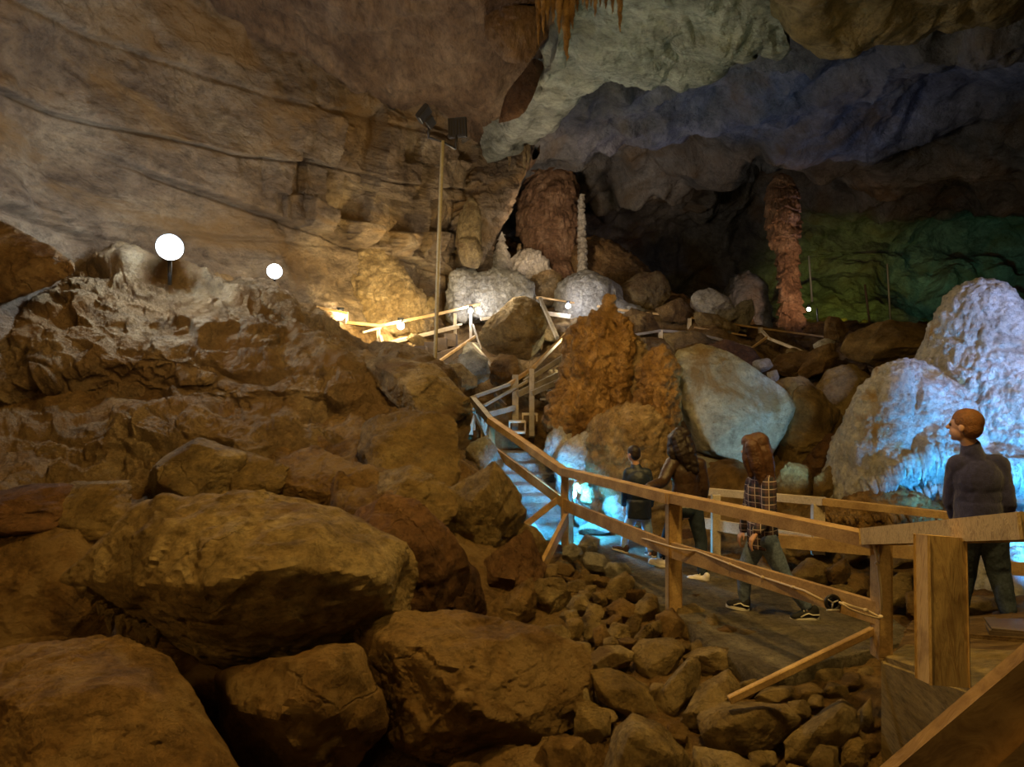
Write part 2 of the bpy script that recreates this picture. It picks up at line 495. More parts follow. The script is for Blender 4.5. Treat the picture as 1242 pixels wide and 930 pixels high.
def catmull(Pg, nu, nv):
    """Pg rows x cols x 3 -> smooth nv x nu x 3"""
    def interp(A, n):
        m = A.shape[0]; t = np.linspace(0, m-1, n); i = np.clip(np.floor(t).astype(int), 0, m-2); f = (t-i)[:, None, None]
        g = lambda j: A[np.clip(j, 0, m-1)]
        p0, p1, p2, p3 = g(i-1), g(i), g(i+1), g(i+2)
        return .5*((2*p1)+(-p0+p2)*f+(2*p0-5*p1+4*p2-p3)*f**2+(-p0+3*p1-3*p2+p3)*f**3)
    A = interp(Pg, nv); A = interp(A.transpose(1, 0, 2), nu).transpose(1, 0, 2)
    return A

def grid_faces(nv, nu, flip=False):
    i = np.arange(nv-1)[:, None]*nu+np.arange(nu-1)[None, :]
    i = i.reshape(-1)
    q = np.stack([i, i+1, i+nu+1, i+nu], 1)
    return q[:, ::-1] if flip else q

def grid_normals(A):
    du = np.gradient(A, axis=1); dv = np.gradient(A, axis=0)
    n = np.cross(du, dv); n /= np.linalg.norm(n, axis=2)[:, :, None]+1e-9
    return n

def shell(name, Pg, nu, nv, mat, disp, toward=Vector((0, 0, 2))):
    A = catmull(np.array(Pg, dtype=float), nu, nv); N = grid_normals(A)
    mid = A[nv//2, nu//2]; n = N[nv//2, nu//2]
    if np.dot(n, np.array(toward)-mid) < 0: N = -N; flip = True
    else: flip = False
    V = A.reshape(-1, 3); Nn = N.reshape(-1, 3)
    V = V+Nn*disp(V)[:, None]
    o = mesh_np(name, V, grid_faces(nv, nu, not flip), M[mat], None)
    tag(o, kind='structure')
    return o
# ------------------------------------------------------------------ the cave itself
def wall_left():
    cols = [-700, -350, -120, 0, 100, 200, 300, 400, 480, 540, 580, 600]
    yb = [5.0, 6.5, 8.2, 9.5, 11, 12.4, 13.8, 15.4, 17, 18.2, 19.2, 20.5]
    zs = [.5, 2, 3.2, 4.2, 5.2, 6.2, 7.0, 7.8, 8.6, 9.4, 10.4]
    ln = [-.6, -.4, -.1, .15, .2, 0, -.3, -.7, -1.1, -1.5, -2.2]
    G = [[((px-621)/F*(Y+l), Y+l, z) for px, Y in zip(cols, yb)] for z, l in zip(zs, ln)]
    def ledge(s, amp): return amp*(1/(1+np.exp(-s*10)))-amp*.7*np.exp(-((s+.12)*4)**2)
    def disp(V):
        n = fbm(V*.35, 3, 3)*.5
        d = fbm(V*.4, 4, 1)*.55+ridged(V*np.array([.7, .7, 1.3]), 6, 2, .6)*.09
        z, y = V[:, 2], V[:, 1]
        t = z-.125*y+n*.3
        for lev, amp, w in ((5.1, .17, .12), (6.3, .1, .2), (3.4, .08, .2)):
            s = (t-lev)/w; d += ledge(s, amp)-amp*np.clip((t-lev)/2.0, 0, 1)
        t = z+.13*y+n*.3
        s = (t-7.55)/.2; m = np.clip((y-11)/1.5, 0, 1); d += (ledge(s, .26)-.26*np.clip((t-7.55)/1.6, 0, 1))*m
        s = (z+n*.4-4.6)/.2; d += (ledge(s, .15)-.15*np.clip((z-4.6)/1.2, 0, 1))*np.clip((13-y)/2, 0, 1)
        # vertical flutes of old water runs
        u = V[:, 0]*.62+V[:, 1]*.78
        Q = np.stack([u*1.6, u*0, z*.25], 1); d += fbm(Q, 3, 15)*.16*np.clip((y-11)/3, 0, 1)
        # blocky jointed band near the light mast
        m = np.clip(1-np.abs((V[:, 1]-16.6)/2.8), 0, 1)*np.clip(1-np.abs((V[:, 2]-7.0)/1.6)**3, 0, 1)
        m = np.clip(m*2.5, 0, 1)
        r_ = z*1.15+.2*np.sin(u*1.3)+fbm(V*.8, 2, 77)*.25
        row = np.floor(r_); off = (_h(row.astype(np.int64), row.astype(np.int64)*0, row.astype(np.int64)*0, 5) & 1023)/1023.
        cu = np.floor(u*1.7+off+fbm(V*.9, 2, 78)*.25)
        hv = (_h(cu.astype(np.int64), row.astype(np.int64), row.astype(np.int64)*0, 9) & 1023)/1023.
        d += m*(hv-.45)*1.05
        cv, ce = cells(V*np.array([1.1, 1.1, 1.1])+fbm(V, 2, 79)[:, None]*.6, 80)
        d += (cv-.5)*.14*np.clip(ce*8, 0, 1)*np.clip((y-14)/3, .15, 1)
        d += fbm(V*3.1, 5, 21, .6)*.05
        return d
    shell('wall_left', G, 760, 420, 'brownwall', disp)

CE = [(-900, 100), (-500, 90), (-200, 80), (0, 60), (100, 80), (200, 120), (300, 165), (400, 190), (480, 205), (540, 222), (585, 235), (612, 200), (640, 178), (675, 152), (700, 118), (722, 96), (760, 92), (800, 88),
      (850, 76), (880, 62), (915, 42), (935, 47), (950, 55), (990, 42), (1040, 38), (1100, 32), (1160, 22), (1242, 10), (1400, -15), (1700, -50), (2100, -70)]
def edge_py(px): return float(np.interp(px, [e[0] for e in CE], [e[1] for e in CE]))

def ceiling(name, left, right, zc, mat, seed, n=20, extra=0.0, side=0):
    """left/right: pixel columns of the slab's sides by picture height; side: +1 folds its left side up, +2 its right"""
    G = []
    def lx(t, py): return float(np.interp(py, [a[0] for a in t], [a[1] for a in t]))
    for k in (0, .25, .45, .6, .72, .82, .9, .96, 1.0):
        row = []
        for i in range(n):
            px = lx(left, -50)+(lx(right, -50)-lx(left, -50))*i/(n-1)
            for it in range(3):
                Ye = (zc-CAM_H)*F/(465-edge_py(px)); Y = 1.0+(Ye-1.0+extra)*k
                py = 465-(zc-CAM_H)*F/Y
                a, b = lx(left, py), lx(right, py); px = a+(b-a)*i/(n-1)
            up = 0
            if side & 1 and i == 0: up = .9
            if side & 2 and i == n-1: up = .9
            row.append(((px-621)/F*Y, Y, zc+up))
        G.append(row)
    for dy, dz in ((.25, .12), (.5, .5), (.8, 1.4), (1.0, 3.0)):
        G.append([(x*(y+dy)/y, y+dy, z+dz) for x, y, z in G[8]])
    def disp(V):
        d = fbm(V*.4, 4, seed)*.5+ridged(V*np.array([.9, .6, 1]), 6, seed+1, .6)*.13+fbm(V*2.7, 5, seed+3, .6)*.05
        cv, ce = cells(V*np.array([.45, .3, .5])+fbm(V*.6, 2, seed+4)[:, None]*.5, seed)
        d += (cv-.5)*.3*np.clip(ce*6, 0, 1)
        cv, ce = cells(V*np.array([1.4, .9, 1.2])+fbm(V*1.2, 2, seed+5)[:, None]*.5, seed+6)
        d += (cv-.5)*.10*np.clip(ce*8, 0, 1)
        return d
    A = np.array(G, dtype=float)
    shell(name, A, 460, 420, mat, disp, toward=Vector((A[5, n//2, 0], A[5, n//2, 1], 2)))

def wall_back():
    cols = [560, 620, 680, 760, 850, 930, 1010, 1100, 1200, 1320, 1500, 1750, 2100]
    rows = [(470, 25), (420, 27), (380, 29), (335, 30.5), (295, 30.5), (262, 29), (238, 25), (200, 21.8), (150, 18.8), (100, 16.2), (50, 14.3), (0, 12.8), (-70, 11.2)]
    G = []
    for py, Y in rows:
        row = []
        for px in cols:
            k = 0
            if py > 262: k = -2.0*max(0, (px-1100)/400)
            py2 = py
            if 180 < py < 290: py2 = py+ {560: 0, 620: 0, 680: 0, 760: 5, 850: -10, 930: -38, 1010: -10, 1100: 0, 1200: 12, 1320: 25, 1500: 30, 1750: 30, 2100: 30}[px]
            row.append(tuple(at(px, py2, max(8, Y+k-(max(0, px-1242)/1000*8)))))
        G.append(row)
    def disp(V):
        d = fbm(V*.22, 4, 31)*1.5+ridged(V*.33, 5, 32)*.7
        cv, ce = cells(V*np.array([.22, .2, .3])+fbm(V*.3, 3, 34)[:, None]*.7, 33)
        d += (cv-.5)*1.5*np.clip(ce*4, 0, 1)
        d += fbm(V*1.6, 4, 35)*.16
        return d
    shell('wall_back', G, 560, 520, 'greywall', disp, toward=Vector((6, 15, 3)))

GP = [(0, 1100, 3), (400, 1100, 3), (800, 1100, 3), (1242, 1100, 3), (0, 860, 5), (300, 860, 5), (600, 905, 4.8), (850, 905, 4.3), (1050, 890, 4.2), (1300, 900, 3.6),
      (0, 700, 6.5), (250, 650, 6.8), (450, 640, 7), (600, 705, 7), (680, 695, 7.6), (800, 775, 5.6), (930, 815, 4.9), (1060, 800, 5),
      (100, 600, 7.5), (300, 600, 7.6), (500, 590, 8), (600, 600, 9), (0, 480, 9), (150, 470, 9.5), (300, 480, 9.6), (450, 490, 9.8),
      (60, 400, 10), (200, 350, 11), (300, 360, 12), (400, 405, 12.6), (0, 330, 10.5), (150, 320, 12), (300, 345, 14), (400, 372, 15.5), (480, 350, 17), (560, 345, 19),
      (-300, 500, 8), (-300, 700, 5.5), (-300, 900, 4),
      (580, 560, 11), (560, 500, 12), (620, 545, 12), (540, 455, 14), (620, 445, 14.5), (700, 445, 14), (480, 430, 15), (570, 400, 17), (700, 390, 17.5), (860, 412, 16), (1000, 432, 16),
      (700, 560, 10.8), (780, 600, 9.8), (900, 610, 9.3), (1000, 615, 9), (900, 480, 13), (1040, 460, 13.5), (1150, 480, 13),
      (600, 335, 21), (680, 320, 23), (760, 350, 21.5), (950, 402, 20), (1100, 402, 20), (900, 385, 27), (1200, 400, 25), (1242, 720, 8), (1120, 720, 7), (1400, 760, 7), (1450, 500, 14),
      (860, 700, 7.4), (960, 735, 6.6), (740, 665, 8.5), (1400, 1100, 3)]
GPw = np.array([tuple(at(*g)) for g in GP])
def _rbf():
    P = GPw[:, :2]; r = np.linalg.norm(P[:, None]-P[None], axis=2)
    K = r**2*np.log(r+1e-9); n = len(P)
    A = np.zeros((n+3, n+3)); A[:n, :n] = K+np.eye(n)*.08; A[:n, n] = 1; A[:n, n+1:] = P; A[n, :n] = 1; A[n+1:, :n] = P.T
    b = np.zeros(n+3); b[:n] = GPw[:, 2]
    return np.linalg.solve(A, b)
_W = _rbf()
def ground_z(x, y):
    x = np.atleast_1d(np.asarray(x, float)); y = np.atleast_1d(np.asarray(y, float))
    r = np.sqrt((x[:, None]-GPw[None, :, 0])**2+(y[:, None]-GPw[None, :, 1])**2)
    z = (r**2*np.log(r+1e-9)) @ _W[:len(GPw)]+_W[-3]+_W[-2]*x+_W[-1]*y
    return z

def ground():
    ny, nx = 520, 480
    ys = np.linspace(2.6, 31, ny)**1.0
    t = np.linspace(0, 1, ny); ys = 2.4+28.6*t**1.6
    G = np.zeros((ny, nx, 3))
    for i, y in enumerate(ys):
        xs = np.linspace(-1.15*y-2, 1.25*y+2, nx); G[i, :, 0] = xs; G[i, :, 1] = y
    V = G.reshape(-1, 3)
    z = np.concatenate([ground_z(V[k:k+8000, 0], V[k:k+8000, 1]) for k in range(0, len(V), 8000)])
    V[:, 2] = z-.12
    mound = np.clip((2.5-V[:, 0]*1.5-V[:, 1]*.0)/3, 0, 1)
    d = fbm(V*.7, 4, 41)*.32+ridged(V*1.3, 6, 42, .62)*.14
    cv, ce = cells(V*2.3+fbm(V*2, 2, 46)[:, None]*.4, 47); d += (cv-.5)*.16*np.clip(ce*8, 0, 1)
    cv, ce = cells(V*np.array([.9, .9, .9])+fbm(V, 2, 44)[:, None]*.4, 43)
    d += (cv-.5)*.45*np.clip(ce*6, 0, 1)
    # keep the walkway corridor calm
    d *= np.clip(np.abs(V[:, 2]+.12)*1.5+.25, .25, 1)
    d += fbm(V*6, 4, 45)*.03
    V[:, 2] += d
    u = np.clip((V[:, 1]-13.2)/1.2, 0, 1)*np.clip((18.6-V[:, 1])/1.0, 0, 1)*np.clip((V[:, 0]+4.2)/.6, 0, 1)*np.clip((1.2-V[:, 0])/.8, 0, 1)
    V[:, 2] -= .5*u
    # trench for the steps and the flat strip under the walkway
    t = np.clip((V[:, 1]-8.9)/(12.1-8.9), 0, 1); cx = .68-.62*t; zl = -.05+1.0*t-.22
    m = np.clip((1.05-np.abs(V[:, 0]-cx))/.3, 0, 1)*((V[:, 1] > 8.6) & (V[:, 1] < 12.4))
    V[:, 2] = V[:, 2]*(1-m)+np.minimum(V[:, 2], zl)*m
    o = mesh_np('floor', V, grid_faces(ny, nx), M['ochre2'], None); tag(o, kind='structure')

PATH = [((662, 652, 9.1), (745, 640, 9.7)), ((700, 668, 8.35), (800, 652, 9.0)), ((745, 692, 7.5), (860, 668, 8.4)), ((790, 724, 6.6), (930, 690, 7.6)), ((840, 765, 5.7), (1010, 715, 6.8)), ((885, 800, 5.15), (1080, 748, 6.0)), ((925, 826, 4.8), (1120, 770, 5.5))]
def path():
    bm = bmesh.new(); top = []; n = 60
    A = np.array([[tuple(at(*a)) for a in pr] for pr in PATH]); A = catmull(A, 14, n)
    A[:, :, 2] = np.clip((A[:, :, 2])*.15, -.03, .05)
    P = A.reshape(-1, 3); P[:, 2] += fbm(P*2, 3, 61)*.03
    P[:, 0] += fbm(P*3, 2, 62)*.05
    A = P.reshape(n, 14, 3)
    low = A.copy(); low[:, :, 2] -= .22
    V = np.vstack([A.reshape(-1, 3), low.reshape(-1, 3)])
    f = [tuple(q) for q in grid_faces(n, 14)]
    o = n*14
    f += [tuple(int(x)+o for x in q[::-1]) for q in f]
    for i in range(n-1):
        f.append((i*14, i*14+14, o+i*14+14, o+i*14)); f.append((i*14+13, o+i*14+13, o+i*14+27, i*14+27))
    for k in range(13):
        f.append((k, o+k, o+k+1, k+1)); f.append(((n-1)*14+k, (n-1)*14+k+1, o+(n-1)*14+k+1, o+(n-1)*14+k))
    ob = mesh_np('floor_walkway', V, f, M['path'], None); tag(ob, kind='structure')

def outcrop():
    px = [-420, -200, -60, 0, 60, 105, 150, 190, 230, 300, 345, 400, 440, 480, 530, 566]
    def col(a, b): return [float(np.interp(p, a, b)) for p in px]
    K = [-420, -60, 60, 150, 230, 300, 345, 400, 440, 480, 530, 566]
    rows = [
     (col([-420, 0, 300, 566], [640, 620, 612, 600]), col(K, [6.2, 7.0, 7.4, 7.7, 7.9, 8.0, 8.2, 8.5, 8.6, 8.8, 9.0, 9.4])),
     (col([-420, 0, 300, 566], [590, 570, 562, 560]), col(K, [6.8, 7.6, 8.0, 8.2, 8.4, 8.4, 8.6, 8.9, 9.0, 9.1, 9.2, 9.6])),
     (col([-420, 0, 300, 566], [540, 530, 520, 540]), col(K, [7.3, 8.2, 8.5, 8.7, 8.8, 8.8, 8.9, 9.1, 9.2, 9.3, 9.5, 9.9])),
     (col([-420, 0, 150, 300, 400, 566], [500, 492, 470, 490, 500, 520]), col(K, [7.9, 8.9, 9.4, 9.6, 9.6, 9.4, 9.4, 9.5, 9.6, 9.6, 9.8, 10.2])),
     (col([-420, 0, 100, 200, 300, 400, 480, 566], [480, 470, 440, 432, 455, 462, 480, 508]), col(K, [7.8, 8.7, 9.1, 9.3, 9.4, 9.5, 9.6, 9.8, 10.0, 10.1, 10.2, 10.5])),
     (col([-420, 0, 100, 200, 300, 400, 480, 566], [450, 430, 400, 390, 405, 430, 458, 500]), col(K, [8.2, 9.1, 9.5, 9.7, 10.0, 10.2, 10.5, 10.9, 11.1, 11.1, 10.8, 10.7])),
     (col([-420, 0, 60, 105, 150, 230, 300, 345, 400, 440, 480, 530, 566], [420, 382, 366, 335, 322, 340, 360, 380, 410, 426, 440, 452, 495]), col(K, [8.8, 9.6, 10.0, 10.4, 10.8, 11.1, 11.4, 11.8, 12.0, 12.0, 11.3, 10.9])),
     (col([-420, 0, 60, 105, 150, 230, 300, 345, 400, 440, 480, 530, 566], [410, 374, 358, 322, 304, 328, 348, 366, 402, 420, 432, 446, 492]), col(K, [9.2, 10.0, 10.5, 10.9, 11.3, 11.7, 12.0, 12.5, 12.7, 12.6, 11.8, 11.2])),
    ]
    G = [[tuple(at(a, b, c)) for a, b, c in zip(px, r[0], r[1])] for r in rows]
    G.append([(x*(y+.8)/y, y+.8, z-.5) for x, y, z in G[-1]]); G.append([(x*(y+.8)/y, y+.8, z-2) for x, y, z in G[-1]])
    def disp(V):
        P = V @ np.array([[.97, 0, .22], [0, 1, 0], [-.22, 0, .97]])
        d = fbm(V*.6, 3, 101)*.35
        cv, ce = cells(P*np.array([.42, .7, 1.5])+fbm(V*.8, 3, 102)[:, None]*.45, 103); d += (cv-.55)*.46*np.clip(ce*9, 0, 1)
        cv, ce = cells(P*np.array([1.2, 1.6, 2.8])+fbm(V*1.6, 3, 104)[:, None]*.4, 105); d += (cv-.5)*.2*np.clip(ce*9, 0, 1)
        cv, ce = cells(P*3.6+fbm(V*3, 2, 106)[:, None]*.4, 107); d += (cv-.5)*.09*np.clip(ce*9, 0, 1)
        d += ridged(V*1.2, 7, 108, .62)*.13+fbm(V*6, 4, 109, .6)*.025
        return d
    A = catmull(np.array(G), 620, 420); N = grid_normals(A); n = N[200, 300]
    s = 1 if np.dot(n, -A[200, 300]+np.array([0, 0, 4])) > 0 else -1
    V = A.reshape(-1, 3); V = V+s*N.reshape(-1, 3)*disp(V)[:, None]
    o = mesh_np('rock_outcrop', V, grid_faces(420, 620, s < 0), M['outcrop'], None)
    o.data.set_sharp_from_angle(angle=math.radians(38))
    tag(o, 'massive craggy brown outcrop filling the left middle under the two round floodlights', 'rock outcrop')

wall_left()
outcrop()
ceiling('ceiling_rock_left', [(0, -900)], [(-400, 760), (0, 690), (60, 690), (150, 650), (200, 640)], 8.75, 'ceilbrown', 71, n=26, extra=.6)
ceiling('ceiling_pale_slab', [(-400, 700), (0, 655), (55, 662), (100, 640), (150, 606), (200, 560), (260, 540)], [(-400, 960), (0, 935), (60, 965)], 8.3, 'palegreen', 75, n=20, side=1)
ceiling('ceiling_olive_slab', [(-400, 820), (-50, 880), (0, 897), (25, 915), (60, 940)], [(0, 2100)], 8.0, 'olive', 79, n=20, side=1)
wall_back()
ground()
path()
# ------------------------------------------------------------------ boulders of the left mound and the foreground
L = []
o = boulder([(86, 703), (118, 672), (150, 642), (200, 612), (290, 600), (370, 606), (440, 640), (486, 664), (493, 700), (485, 748), (455, 770), (400, 792), (330, 816), (270, 800), (200, 768), (130, 738)], 5.2,
        'huge pale-topped foreground boulder with a jagged dripping lower left edge', 'ochre3', thick=1.3,
        front=[(150, 690, .35), (210, 640, .35), (300, 622, .30), (380, 640, .5), (330, 690, .85), (250, 710, .8), (400, 690, .75), (440, 700, .62), (420, 740, .55), (340, 770, .6), (260, 760, .6), (475, 700, .2)], lod=6, amp=.075, sharp=90, seed=4, chipmin=.97, chips=2, grow=1.03)
hero = o
def drips(parent, pts, Y, mat, seed=1):
    rng = random.Random(seed); bm = bmesh.new()
    for px, py, ln, w in pts:
        a = at(px, py, Y); sc = Y/F
        b = a+Vector((rng.uniform(-.02, .02), rng.uniform(-.02, .02), -ln*sc))
        m1 = a.lerp(b, .45)+Vector((rng.uniform(-.01, .01), 0, 0))
        pv = None; rings = []
        for p, r in ((a, w*sc), (m1, w*.62*sc), (a.lerp(b, .8), w*.34*sc), (b, w*.1*sc)):
            rings.append([bm.verts.new(p+Vector((math.cos(2*PI*k/8)*r*rng.uniform(.8, 1.2), math.sin(2*PI*k/8)*r, 0))) for k in range(8)])
        for i in range(3):
            for k in range(8): bm.faces.new((rings[i][k], rings[i+1][k], rings[i+1][(k+1) % 8], rings[i][(k+1) % 8]))
        bm.faces.new(rings[0]); bm.faces.new(rings[3][::-1])
    bmesh.ops.recalc_face_normals(bm, faces=bm.faces[:])
    o = build('drip_fringe', bm, M[mat], parent, smooth=True); return o
drips(hero, [(112, 722, 14, 7), (122, 728, 18, 6), (136, 738, 30, 9), (148, 745, 34, 9), (160, 748, 18, 8), (174, 755, 26, 12), (186, 758, 28, 12), (100, 712, 14, 7), (128, 732, 14, 6), (168, 750, 20, 8)], 4.98, 'ochre3')

